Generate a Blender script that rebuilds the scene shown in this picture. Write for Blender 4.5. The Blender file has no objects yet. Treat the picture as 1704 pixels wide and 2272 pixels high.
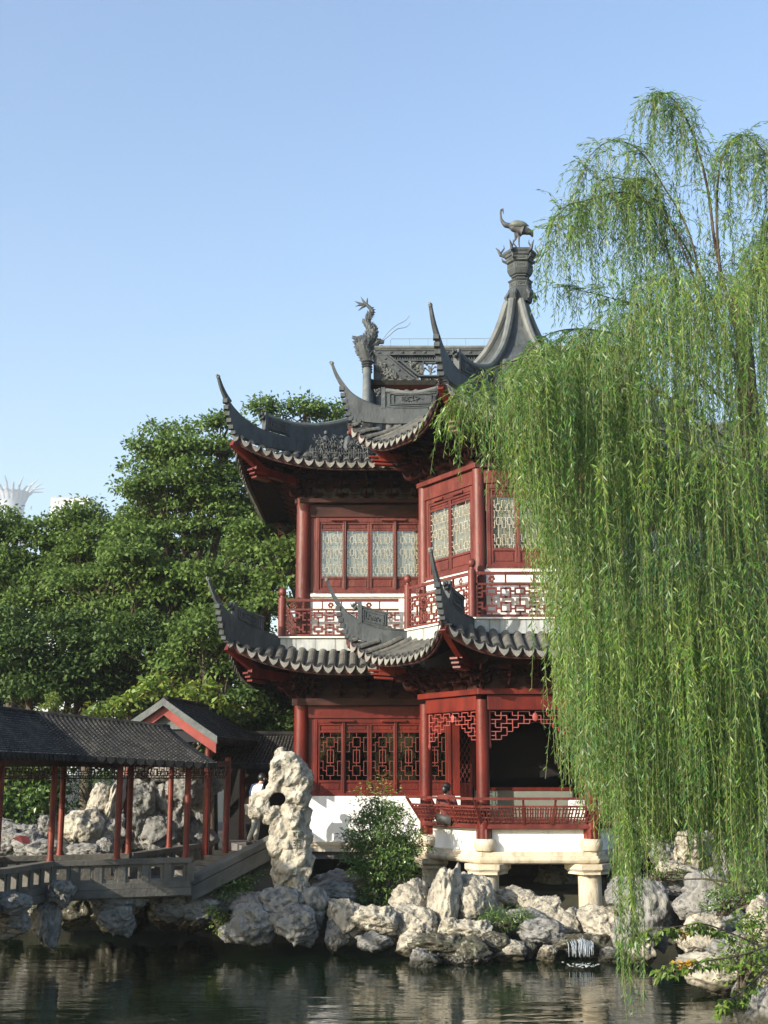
import bpy, math, random
import numpy as np
from mathutils import Vector, Matrix, noise
from mathutils.bvhtree import BVHTree
V = Vector
PI = math.pi
rad = math.radians
SC = bpy.context.scene
COL = SC.collection

# ------------------------------------------------------------ camera, sky, sun, exposure
F = 2800.0
TH = math.atan(580 / F)
EZ = 3.6
cam = bpy.data.cameras.new('camera')
cam.sensor_fit = 'VERTICAL'
cam.sensor_height = 36
cam.lens = F / 2272 * 36
cam.clip_end = 5000
co = bpy.data.objects.new('camera', cam)
co.location = (0, 0, EZ)
co.rotation_euler = (PI / 2 + TH, 0, 0)
COL.objects.link(co)
SC.camera = co

SUN_EL, SUN_AZ = 22.0, 51.0          # azimuth: degrees left of straight behind the camera
sd = V((-math.sin(rad(SUN_AZ)) * math.cos(rad(SUN_EL)), -math.cos(rad(SUN_AZ)) * math.cos(rad(SUN_EL)), math.sin(rad(SUN_EL))))
W = bpy.data.worlds.new('World')
SC.world = W
W.use_nodes = True
nt = W.node_tree
bg = nt.nodes['Background']
sky = nt.nodes.new('ShaderNodeTexSky')
sky.sky_type = 'NISHITA'
sky.sun_disc = False
sky.sun_elevation = rad(SUN_EL)
sky.sun_rotation = math.atan2(sd.x, sd.y)
sky.air_density = 1.4
sky.dust_density = 1.5
sky.ozone_density = 2.6
hs = nt.nodes.new('ShaderNodeHueSaturation'); hs.inputs['Saturation'].default_value = 1.10; hs.inputs['Hue'].default_value = .508
nt.links.new(sky.outputs[0], hs.inputs['Color']); nt.links.new(hs.outputs[0], bg.inputs[0])
bg.inputs[1].default_value = 0.15
sl = bpy.data.lights.new('sun', 'SUN')
sl.energy = 4.3
sl.angle = rad(0.5)
sl.color = (1.0, 0.92, 0.80)
so = bpy.data.objects.new('sun', sl)
so.rotation_euler = sd.to_track_quat('Z', 'Y').to_euler()
COL.objects.link(so)
SC.view_settings.view_transform = 'Standard'
SC.view_settings.look = 'None'
SC.view_settings.exposure = 0.93
SC.view_settings.gamma = 1
SC.view_settings.use_curve_mapping = False
SC.cycles.max_bounces = 6
SC.cycles.transparent_max_bounces = 8

# ------------------------------------------------------------ helpers
def PX(px, py, Y):
    """point at depth Y seen under a photograph pixel"""
    u = (px - 852) / F; v = (1136 - py) / F
    c, s = math.cos(TH), math.sin(TH)
    t = Y / (c - v * s)
    return V((t * u, Y, EZ + t * (s + v * c)))

def mat(name, col, rough=0.7, col2=None, scale=6.0, bump=0.0, bscale=None, metal=0.0, spec=0.5, detail=5, stretch=None, contrast=(0.35, 0.65), isl=None, trans=0.0, coat=0.0):
    m = bpy.data.materials.new(name); m.use_nodes = True
    t = m.node_tree; b = t.nodes['Principled BSDF']; L = t.links.new
    b.inputs['Base Color'].default_value = (*col, 1)
    b.inputs['Roughness'].default_value = rough
    b.inputs['Metallic'].default_value = metal
    b.inputs['Specular IOR Level'].default_value = spec
    b.inputs['Coat Weight'].default_value = coat
    tc = t.nodes.new('ShaderNodeTexCoord'); src = tc.outputs['Object']
    if stretch:
        mp = t.nodes.new('ShaderNodeMapping'); mp.inputs['Scale'].default_value = stretch
        L(src, mp.inputs[0]); src = mp.outputs[0]
    out = None
    if col2:
        n = t.nodes.new('ShaderNodeTexNoise'); n.inputs['Scale'].default_value = scale; n.inputs['Detail'].default_value = detail
        L(src, n.inputs['Vector'])
        r = t.nodes.new('ShaderNodeValToRGB')
        r.color_ramp.elements[0].position = contrast[0]; r.color_ramp.elements[1].position = contrast[1]
        r.color_ramp.elements[0].color = (*col, 1); r.color_ramp.elements[1].color = (*col2, 1)
        L(n.outputs['Fac'], r.inputs[0]); out = r.outputs[0]
        L(out, b.inputs['Base Color'])
    if isl:
        g = t.nodes.new('ShaderNodeNewGeometry')
        r = t.nodes.new('ShaderNodeValToRGB'); cr = r.color_ramp
        cr.elements[0].color = (*isl[0], 1); cr.elements[1].color = (*isl[-1], 1)
        for i, c in enumerate(isl[1:-1]):
            e = cr.elements.new((i + 1) / (len(isl) - 1)); e.color = (*c, 1)
        L(g.outputs['Random Per Island'], r.inputs[0]); out = r.outputs[0]
        L(out, b.inputs['Base Color'])
    if bump:
        n = t.nodes.new('ShaderNodeTexNoise'); n.inputs['Scale'].default_value = bscale or scale * 3; n.inputs['Detail'].default_value = 6
        L(src, n.inputs['Vector'])
        bp = t.nodes.new('ShaderNodeBump'); bp.inputs['Strength'].default_value = bump; bp.inputs['Distance'].default_value = 0.05
        L(n.outputs['Fac'], bp.inputs['Height']); L(bp.outputs[0], b.inputs['Normal'])
    if trans:
        tr = t.nodes.new('ShaderNodeBsdfTranslucent'); mx = t.nodes.new('ShaderNodeMixShader')
        mx.inputs[0].default_value = trans
        if out: L(out, tr.inputs[0])
        else: tr.inputs[0].default_value = (*col, 1)
        L(b.outputs[0], mx.inputs[1]); L(tr.outputs[0], mx.inputs[2])
        L(mx.outputs[0], t.nodes['Material Output'].inputs[0])
    return m

def tilemat(name, c1, c2, lichen):
    m = mat(name, c1, 0.62, c2, 5.0, 0.25, 30)
    t = m.node_tree; L = t.links.new
    r = [n for n in t.nodes if n.type == 'VALTORGB'][0]
    n2 = t.nodes.new('ShaderNodeTexNoise'); n2.inputs['Scale'].default_value = 1.7; n2.inputs['Detail'].default_value = 7
    L(t.nodes['Texture Coordinate'].outputs['Object'], n2.inputs['Vector'])
    r2 = t.nodes.new('ShaderNodeValToRGB'); r2.color_ramp.elements[0].position = .5; r2.color_ramp.elements[1].position = .72
    L(n2.outputs['Fac'], r2.inputs[0])
    mx = t.nodes.new('ShaderNodeMixRGB'); L(r2.outputs[0], mx.inputs[0]); L(r.outputs[0], mx.inputs[1]); mx.inputs[2].default_value = (*lichen, 1)
    L(mx.outputs[0], t.nodes['Principled BSDF'].inputs['Base Color'])
    return m

M = {}
M['red'] = mat('red_lacquer', (0.075, 0.0060, 0.003), 0.45, (0.145, 0.015, 0.0075), 3.0, 0.12, 25, stretch=(1, 1, .35), coat=.05, spec=.35)
M['fred'] = mat('faded_red_paint', (0.078, 0.012, 0.008), 0.48, (0.138, 0.028, 0.020), 2.5, 0.15, 22, stretch=(1, 1, .3), spec=.4)
M['wred'] = mat('weathered_dark_red_wood', (0.022, 0.011, 0.009), 0.5, (0.06, 0.022, 0.017), 2.0, 0.15, 20, stretch=(1, 1, 3), spec=.2)
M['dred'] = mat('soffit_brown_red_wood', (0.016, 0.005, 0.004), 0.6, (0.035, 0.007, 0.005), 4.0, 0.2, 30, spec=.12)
M['pred'] = mat('pinkish_red_paint', (0.30, 0.060, 0.046), 0.6, (0.21, 0.036, 0.028), 3.0, 0.1, 20)
M['tile'] = tilemat('grey_roof_tile', (0.058, 0.060, 0.055), (0.11, 0.106, 0.09), (0.155, 0.148, 0.115))
M['dtile'] = tilemat('dark_glazed_tile', (0.010, 0.010, 0.010), (0.026, 0.025, 0.023), (0.05, 0.047, 0.040))
M['dtile'].node_tree.nodes['Principled BSDF'].inputs['Specular IOR Level'].default_value = .2; M['dtile'].node_tree.nodes['Principled BSDF'].inputs['Roughness'].default_value = .8
M['pan'] = mat('pan_tile', (0.025, 0.026, 0.025), 0.8, (0.05, 0.05, 0.045), 6, .3, 20)
M['drip'] = tilemat('drip_tile', (0.13, 0.135, 0.12), (0.22, 0.21, 0.18), (0.09, 0.095, 0.08))  # paler than the tiles: sunlight on the drip faces put into the colour
M['ridge'] = mat('grey_ridge_plaster', (0.034, 0.042, 0.047), 0.65, (0.066, 0.077, 0.081), 2.2, 0.25, 14, stretch=(1, 1, .6))
M['ridgel'] = mat('pale_ridge_cap', (0.08, 0.09, 0.086), 0.65, (0.14, 0.15, 0.142), 3.0, 0.3, 18)
M['white'] = mat('whitewash', (0.80, 0.79, 0.76), 0.85, (0.60, 0.57, 0.50), 1.1, 0.10, 9, contrast=(.5, .8), stretch=(1.6, 1.6, .5))
M['dim_plaster'] = mat('shade_dimmed_plaster', (0.20, 0.215, 0.18), 0.85, (0.15, 0.16, 0.135), 1.5, .1, 9)  # dimness of the inner wall put into its grey-green colour
M['ledge'] = mat('cream_stone', (0.60, 0.53, 0.40), 0.8, (0.48, 0.41, 0.29), 2.5, 0.25, 20)
M['gband'] = mat('grey_stone_band', (0.42, 0.44, 0.43), 0.75, (0.34, 0.36, 0.35), 3, 0.1, 16)
M['gst'] = mat('grey_bridge_stone', (0.075, 0.07, 0.058), 0.8, (0.13, 0.12, 0.10), 2.5, 0.3, 14)
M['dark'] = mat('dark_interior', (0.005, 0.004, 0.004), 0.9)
M['floor'] = mat('brick_floor', (0.12, 0.11, 0.10), 0.8, (0.18, 0.165, 0.15), 4)
M['rim'] = mat('speckled_tile_rims', (0.04, 0.04, 0.036), 0.6, (0.30, 0.285, 0.25), 14, contrast=(.45, .62))  # tile lips mixed dark and pale in random specks
M['metal'] = mat('galvanised_wire', (0.35, 0.37, 0.38), 0.4, metal=.7)
M['gold'] = mat('faded_sign_characters', (0.07, 0.085, 0.09), 0.6)
M['recess_shade'] = mat('painted_recess_shade', (0.02, 0.022, 0.025), 0.9)  # shade inside recesses put into a dark colour
M['trellis'] = mat('pale_lattice_wood', (0.44, 0.41, 0.34), 0.6, (0.34, 0.28, 0.19), 3)
M['lred'] = mat('dull_red_lattice', (0.13, 0.020, 0.012), 0.5, (0.18, 0.032, 0.02), 3)
M['post'] = mat('aged_red_post', (0.085, 0.011, 0.004), 0.5, (0.15, 0.024, 0.009), 3.0, 0.12, 25, spec=.25)
M['blind'] = mat('grey_blind', (0.56, 0.51, 0.42), 0.9, (0.42, 0.38, 0.31), .8)
M['soil'] = mat('dark_soil', (0.028, 0.024, 0.018), 0.95, (0.05, 0.045, 0.03), 2, .5, 10)
M['bark'] = mat('tree_bark', (0.05, 0.038, 0.026), 0.9, (0.10, 0.08, 0.055), 6, .6, 25, stretch=(1, 1, .25))
M['bronze'] = mat('grey_painted_bronze', (0.035, 0.038, 0.045), 0.65, (0.065, 0.068, 0.07), 6, .3, 25)
M['gbronze'] = mat('verdigris_feathers', (0.13, 0.15, 0.125), 0.6, (0.085, 0.10, 0.085), 8, .3, 25)

def overlay(m, col, scale, p0, p1, stretch=(1, 1, 1), fac=1.0):
    t = M[m].node_tree; L = t.links.new; B = t.nodes['Principled BSDF'].inputs['Base Color']; src = B.links[0].from_socket
    mp = t.nodes.new('ShaderNodeMapping'); mp.inputs['Scale'].default_value = stretch; L(t.nodes['Texture Coordinate'].outputs['Object'], mp.inputs[0])
    n = t.nodes.new('ShaderNodeTexNoise'); n.inputs['Scale'].default_value = scale; n.inputs['Detail'].default_value = 9; n.inputs['Roughness'].default_value = .65; L(mp.outputs[0], n.inputs['Vector'])
    r = t.nodes.new('ShaderNodeValToRGB'); r.color_ramp.elements[0].position = p0; r.color_ramp.elements[1].position = p1; r.color_ramp.elements[1].color = (fac, fac, fac, 1); L(n.outputs['Fac'], r.inputs[0])
    x = t.nodes.new('ShaderNodeMixRGB'); L(r.outputs[0], x.inputs[0]); L(src, x.inputs[1]); x.inputs[2].default_value = (*col, 1); L(x.outputs[0], B)
overlay('red', (.035, .010, .007), 4.0, .52, .74, (2.2, 2.2, .5), .8)
overlay('fred', (.20, .085, .066), 4.5, .55, .75, (2.5, 2.5, .4), .7)
overlay('fred', (.045, .012, .009), 3.2, .54, .72, (2, 2, .6), .75)
overlay('ledge', (.16, .135, .095), 2.2, .50, .72, (2.5, 2.5, .7), .75)
overlay('gband', (.14, .14, .125), 2.6, .5, .7, (3, 3, .5), .8)
overlay('white', (.34, .33, .27), 1.6, .56, .80, (2.4, 2.4, .35), .8)
overlay('ridge', (.13, .14, .12), 5.0, .58, .74, (1, 1, 1), .6)
overlay('ridge', (.018, .02, .02), 3.0, .52, .66, (1.5, 1.5, .5), .7)

def glass(name, fac):
    m = bpy.data.materials.new(name); m.use_nodes = True
    t = m.node_tree; t.nodes.remove(t.nodes['Principled BSDF'])
    tr = t.nodes.new('ShaderNodeBsdfTransparent'); gl = t.nodes.new('ShaderNodeBsdfGlossy'); gl.inputs['Roughness'].default_value = .02
    tr.inputs[0].default_value = (.8, .82, .8, 1)
    n = t.nodes.new('ShaderNodeTexNoise'); n.inputs['Scale'].default_value = 1.1
    bp = t.nodes.new('ShaderNodeBump'); bp.inputs['Strength'].default_value = .12; bp.inputs['Distance'].default_value = .05
    t.links.new(n.outputs[0], bp.inputs['Height']); t.links.new(bp.outputs[0], gl.inputs['Normal'])
    mx = t.nodes.new('ShaderNodeMixShader'); mx.inputs[0].default_value = fac
    t.links.new(tr.outputs[0], mx.inputs[1]); t.links.new(gl.outputs[0], mx.inputs[2])
    t.links.new(mx.outputs[0], t.nodes['Material Output'].inputs[0])
    return m
M['glass'] = glass('reflective_window_glass', .12)
M['dglass'] = glass('clear_window_glass', .03)

def tag(o, label=None, cat=None, group=None, kind=None):
    if label: o['label'] = label
    if cat: o['category'] = cat
    if group: o['group'] = group
    if kind: o['kind'] = kind
    return o

def empty(name, loc, label, cat, group=None, rz=0.0):
    o = bpy.data.objects.new(name, None); COL.objects.link(o)
    o.location = loc; o.rotation_euler = (0, 0, rz); o.empty_display_size = .3
    return tag(o, label, cat, group)

def wloc(o):
    v = V((0, 0, 0))
    while o is not None:
        v = v + o.location; o = o.parent
    return v

class MB:
    def __init__(s, M0=None):
        s.v = []; s.f = []; s.M = M0 or Matrix.Identity(4)
    def add(s, vs, fs):
        b = len(s.v)
        m = s.M
        s.v += [m @ V(p) for p in vs]
        s.f += [tuple(b + i for i in q) for q in fs]
        return s
    def box(s, c, d, R=None):
        x, y, z = d[0] / 2, d[1] / 2, d[2] / 2
        vs = [V(p) for p in ((-x, -y, -z), (x, -y, -z), (x, y, -z), (-x, y, -z), (-x, -y, z), (x, -y, z), (x, y, z), (-x, y, z))]
        if R is not None: vs = [R @ p for p in vs]
        c = V(c)
        return s.add([p + c for p in vs], [(0, 3, 2, 1), (4, 5, 6, 7), (0, 1, 5, 4), (1, 2, 6, 5), (2, 3, 7, 6), (3, 0, 4, 7)])
    def b2(s, a, b):
        return s.box([(a[i] + b[i]) / 2 for i in range(3)], [abs(b[i] - a[i]) for i in range(3)])
    def bar(s, p, q, w, h, up=(0, 0, 1)):
        p, q, up = V(p), V(q), V(up)
        d = (q - p); L = d.length
        if L < 1e-6: return s
        d.normalize()
        sx = d.cross(up)
        if sx.length < 1e-4: sx = d.cross(V((1, 0, 0)))
        sx.normalize(); uz = sx.cross(d)
        vs = []
        for e in (p, q):
            for a, b in ((-1, -1), (1, -1), (1, 1), (-1, 1)): vs.append(e + sx * (a * w / 2) + uz * (b * h / 2))
        return s.add(vs, [(0, 1, 2, 3), (7, 6, 5, 4), (0, 4, 5, 1), (1, 5, 6, 2), (2, 6, 7, 3), (3, 7, 4, 0)])
    def tube(s, pts, rs, n=8, cap=True, sq=(1, 1)):
        pts = [V(p) for p in pts]
        if not hasattr(rs, '__len__'): rs = [rs] * len(pts)
        vs = []; fs = []; N = len(pts); ref = None
        for i, p in enumerate(pts):
            d = pts[min(i + 1, N - 1)] - pts[max(i - 1, 0)]
            if d.length < 1e-7: d = V((0, 0, 1))
            d.normalize()
            if ref is None:
                ref = d.cross(V((0, 0, 1)))
                if ref.length < .05: ref = d.cross(V((0, 1, 0)))
            ref = ref - d * ref.dot(d)
            if ref.length < 1e-5: ref = d.orthogonal()
            ref.normalize(); b = ref.cross(d)
            for k in range(n):
                a = 2 * PI * k / n
                vs.append(p + ref * (math.cos(a) * rs[i] * sq[0]) + b * (math.sin(a) * rs[i] * sq[1]))
        for i in range(N - 1):
            for k in range(n):
                k2 = (k + 1) % n
                fs.append((i * n + k, i * n + k2, (i + 1) * n + k2, (i + 1) * n + k))
        if cap:
            fs.append(tuple(range(n - 1, -1, -1))); fs.append(tuple((N - 1) * n + k for k in range(n)))
        return s.add(vs, fs)
    def lathe(s, c, prof, n=16, ph=0.0, cap=True):
        c = V(c); vs = []; fs = []
        for r, z in prof:
            for k in range(n):
                a = ph + 2 * PI * k / n
                vs.append(c + V((r * math.cos(a), r * math.sin(a), z)))
        for i in range(len(prof) - 1):
            for k in range(n):
                k2 = (k + 1) % n
                fs.append((i * n + k, i * n + k2, (i + 1) * n + k2, (i + 1) * n + k))
        if cap:
            fs.append(tuple(range(n - 1, -1, -1))); fs.append(tuple((len(prof) - 1) * n + k for k in range(n)))
        return s.add(vs, fs)
    def ball(s, c, r, n=8, sc=(1, 1, 1)):
        c = V(c); vs = [c + V((0, 0, -r * sc[2]))]; fs = []
        R = n // 2
        for i in range(1, R):
            a = -PI / 2 + PI * i / R
            for k in range(n):
                t = 2 * PI * k / n
                vs.append(c + V((r * sc[0] * math.cos(a) * math.cos(t), r * sc[1] * math.cos(a) * math.sin(t), r * sc[2] * math.sin(a))))
        vs.append(c + V((0, 0, r * sc[2]))); top = len(vs) - 1
        for k in range(n): fs.append((0, 1 + (k + 1) % n, 1 + k))
        for i in range(R - 2):
            for k in range(n):
                a = 1 + i * n + k; b = 1 + i * n + (k + 1) % n
                fs.append((a, b, b + n, a + n))
        l = 1 + (R - 2) * n
        for k in range(n): fs.append((top, l + k, l + (k + 1) % n))
        return s.add(vs, fs)
    def plate(s, P0, P1, th):
        """strip between two polylines of equal length, thickness th along the normal"""
        P0 = [V(p) for p in P0]; P1 = [V(p) for p in P1]
        n = (P0[-1] - P0[0]).cross(P1[0] - P0[0])
        if n.length < 1e-6: n = (P0[-1] - P0[0]).cross(P1[len(P1) // 2] - P0[0])
        n = n.normalized() * (th / 2); N = len(P0); vs = []
        for i in range(N): vs += [P0[i] - n, P1[i] - n, P1[i] + n, P0[i] + n]
        fs = []
        for i in range(N - 1):
            a = 4 * i; b = a + 4
            for k in range(4): fs.append((a + k, a + (k + 1) % 4, b + (k + 1) % 4, b + k))
        fs.append((3, 2, 1, 0)); e = 4 * (N - 1); fs.append((e, e + 1, e + 2, e + 3))
        return s.add(vs, fs)
    def prism(s, poly, d):
        """closed polygon of 3D points pushed by vector d"""
        d = V(d); n = len(poly)
        vs = [V(p) for p in poly] + [V(p) + d for p in poly]
        fs = [tuple(range(n - 1, -1, -1)), tuple(range(n, 2 * n))] + [(i, (i + 1) % n, n + (i + 1) % n, n + i) for i in range(n)]
        return s.add(vs, fs)
    def build(s, name, m, parent=None, smooth=False, label=None, bevel=0):
        me = bpy.data.meshes.new(name)
        off = wloc(parent) if parent is not None else V((0, 0, 0))
        me.from_pydata([tuple(p - off) for p in s.v], [], s.f)
        me.materials.append(m if not isinstance(m, str) else M[m])
        if smooth:
            me.polygons.foreach_set('use_smooth', [True] * len(me.polygons))
            try: me.set_sharp_from_angle(angle=rad(42))
            except Exception: pass
        me.update()
        o = bpy.data.objects.new(name, me); COL.objects.link(o)
        if parent is not None: o.parent = parent
        if label: o['label'] = label
        if bevel:
            b = o.modifiers.new('bevel', 'BEVEL'); b.width = bevel; b.segments = 2; b.limit_method = 'ANGLE'
        return o

def crs(pts, n):
    """Catmull-Rom through tuples"""
    P = [np.array(p, float) for p in pts]; P = [2 * P[0] - P[1]] + P + [2 * P[-1] - P[-2]]
    out = []
    for i in range(1, len(P) - 2):
        for k in range(n):
            t = k / n
            out.append(tuple(.5 * ((2 * P[i]) + (-P[i - 1] + P[i + 1]) * t + (2 * P[i - 1] - 5 * P[i] + 4 * P[i + 1] - P[i + 2]) * t * t + (-P[i - 1] + 3 * P[i] - 3 * P[i + 1] + P[i + 2]) * t ** 3)))
    out.append(tuple(P[-2])); return out

def interp(tab, x):
    return float(np.interp(x, [a for a, b in tab], [b for a, b in tab]))

def frame(p0, p1, z=0.0, shear=0.0):
    """local x along p0->p1, local y inwards, z up"""
    p0 = V((p0[0], p0[1], 0)); p1 = V((p1[0], p1[1], 0)); u = (p1 - p0).normalized(); n = V((u.y, -u.x, 0))
    m = Matrix.Identity(4)
    m.col[0][:3] = u; m.col[1][:3] = -n; m.col[2][:3] = V((0, 0, 1)) + n * shear; m.col[3][:3] = p0 + V((0, 0, z))
    return m, (p1 - p0).length

def leafmesh(name, c, d, nrm, L, Wd, m, parent, bend=0.0):
    """c,d,nrm (N,3) arrays; every leaf a pointed four-sided blade"""
    N = len(c); c = np.asarray(c, float)
    d = d / np.maximum(np.linalg.norm(d, axis=1, keepdims=True), 1e-6)
    s = np.cross(d, nrm); s /= np.maximum(np.linalg.norm(s, axis=1, keepdims=True), 1e-6)
    nn = np.cross(s, d)
    L = np.broadcast_to(np.asarray(L, float), (N,))[:, None]; Wd = np.broadcast_to(np.asarray(Wd, float), (N,))[:, None]
    v = np.empty((N, 4, 3))
    v[:, 0] = c; v[:, 1] = c + d * L * .42 + s * Wd * .5 + nn * Wd * .25; v[:, 2] = c + d * L - nn * L * bend; v[:, 3] = c + d * L * .42 - s * Wd * .5 + nn * Wd * .25
    if parent is not None: v -= np.array(wloc(parent))
    me = bpy.data.meshes.new(name)
    me.vertices.add(N * 4); me.vertices.foreach_set('co', v.ravel())
    me.loops.add(N * 4); me.loops.foreach_set('vertex_index', np.arange(N * 4, dtype=np.int32))
    me.polygons.add(N); me.polygons.foreach_set('loop_start', np.arange(0, N * 4, 4, dtype=np.int32))
    try: me.polygons.foreach_set('loop_total', np.full(N, 4, dtype=np.int32))
    except Exception: pass
    me.materials.append(M[m] if isinstance(m, str) else m)
    me.update(calc_edges=True)
    o = bpy.data.objects.new(name, me); COL.objects.link(o)
    if parent is not None: o.parent = parent
    return o
# ------------------------------------------------------------ pavilion
HC = (3.38, 30.6); HR = 2.38
def hexv(R, k, z=0.0, c=HC): a = rad(180 + 60 * k); return V((c[0] + R * math.cos(a), c[1] + R * math.sin(a), z))
HX0, HY0, HW, HD = 3.38, 32.8, 5.5, 3.0     # hall: centre X, front wall Y, half width, half depth
PAV = empty('garden_pavilion', (3.38, 32.0, 0.0), 'two-storey red timber pavilion with grey upswept eaves and a hexagonal bay over the pond', 'pavilion')

SEG = [(0, 4, 1, 4), (1, 4, 1, 2), (1, 2, 2, 2), (2, 2, 2, 3), (2, 3, 4, 3), (3, 3, 3, 5), (2, 2, 2, 1), (2, 1, 4, 1), (3, 1, 3, 0), (4, 1, 4, 3), (4, 2, 5, 2), (5, 2, 5, 4), (5, 4, 6, 4), (5, 2, 5, 1), (5, 1, 6, 1), (0, 1, 1, 1), (1, 1, 1, 0), (0, 2.6, 1, 2.6)]
def fret(mb, x0, z0, w, h, t, y, nx=None, nz=None, u=.14, d=None, mirror=True):
    nx = nx or max(1, round(w / (6 * u))); nz = nz or max(1, round(h / (5 * u)))
    ux = w / nx / 6; uz = h / nz / 5; d = d or t
    for i in range(nx):
        for j in range(nz):
            for a, b, c, e in SEG:
                if (i % 2 == 1) and mirror: a, c = 6 - a, 6 - c
                if j % 2 == 1: b, e = 5 - b, 5 - e
                X0, X1 = x0 + (i * 6 + min(a, c)) * ux, x0 + (i * 6 + max(a, c)) * ux
                Z0, Z1 = z0 + (j * 5 + min(b, e)) * uz, z0 + (j * 5 + max(b, e)) * uz
                if abs(X1 - X0) > 1e-6: mb.box(((X0 + X1) / 2, y, Z0), (X1 - X0 + t * .9, d, t))
                else: mb.box((X0, y, (Z0 + Z1) / 2), (t * .96, d * .94, Z1 - Z0 + t * .8))
def rim(mb, x0, z0, x1, z1, t, y, d):
    mb.b2((x0, y - d / 2, z0), (x1, y + d / 2, z0 + t)); mb.b2((x0, y - d / 2, z1 - t), (x1, y + d / 2, z1))
    mb.b2((x0, y - d / 2 + .002, z0 + t), (x0 + t, y + d / 2 - .002, z1 - t)); mb.b2((x1 - t, y - d / 2 + .002, z0 + t), (x1, y + d / 2 - .002, z1 - t))

def window(fm, x0, x1, z0, zg0, zg1, z1, m, gl, latm, latback, inner, wood='red'):
    """one casement leaf: frame > glass, lattice, lower_panel, upper_panel"""
    o = MB(fm); t = .055
    rim(o, x0 + .004, z0, x1 - .004, z1, t, 0, .07)
    o.b2((x0 + t, -.03, zg0 - .06), (x1 - t, .03, zg0)); o.b2((x0 + t, -.03, zg1), (x1 - t, .03, zg1 + .05))
    w = o.build('window', m, PAV, bevel=.006)
    a = MB(fm); a.b2((x0 + t, .0, z0 + t), (x1 - t, .02, zg0 - .06)); a.b2((x0 + t + .05, -.016, z0 + t + .04), (x1 - t - .05, .0, zg0 - .10)); a.build('lower_panel', m, w)
    a = MB(fm); a.b2((x0 + t, .0, zg1 + .05), (x1 - t, .02, z1 - t)); a.b2((x0 + t + .05, -.016, zg1 + .08), (x1 - t - .05, .0, z1 - t - .03)); a.build('upper_panel', m, w)
    a = MB(fm); a.b2((x0 + t, -.006 if latback else .02, zg0), (x1 - t, .0 if latback else .026, zg1)); a.build('glass', gl, w)
    a = MB(fm); fret(a, x0 + t, zg0, x1 - x0 - 2 * t, zg1 - zg0, .012 if latback else .016, -.012 if latback else -.006, nx=2 if latback else 1, nz=3 if latback else 2, d=.012)
    cx, cz = (x0 + x1) / 2, (zg0 + zg1) / 2
    if not latback: rim(a, cx - .09, cz - .17, cx + .09, cz + .17, .02, -.012, .018)
    a.build('lattice', latm, w)
    if inner:
        a = MB(fm); a.b2((x0, .07, z0), (x1, .075, z1)); a.build('blind', inner, w)
    return w

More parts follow.
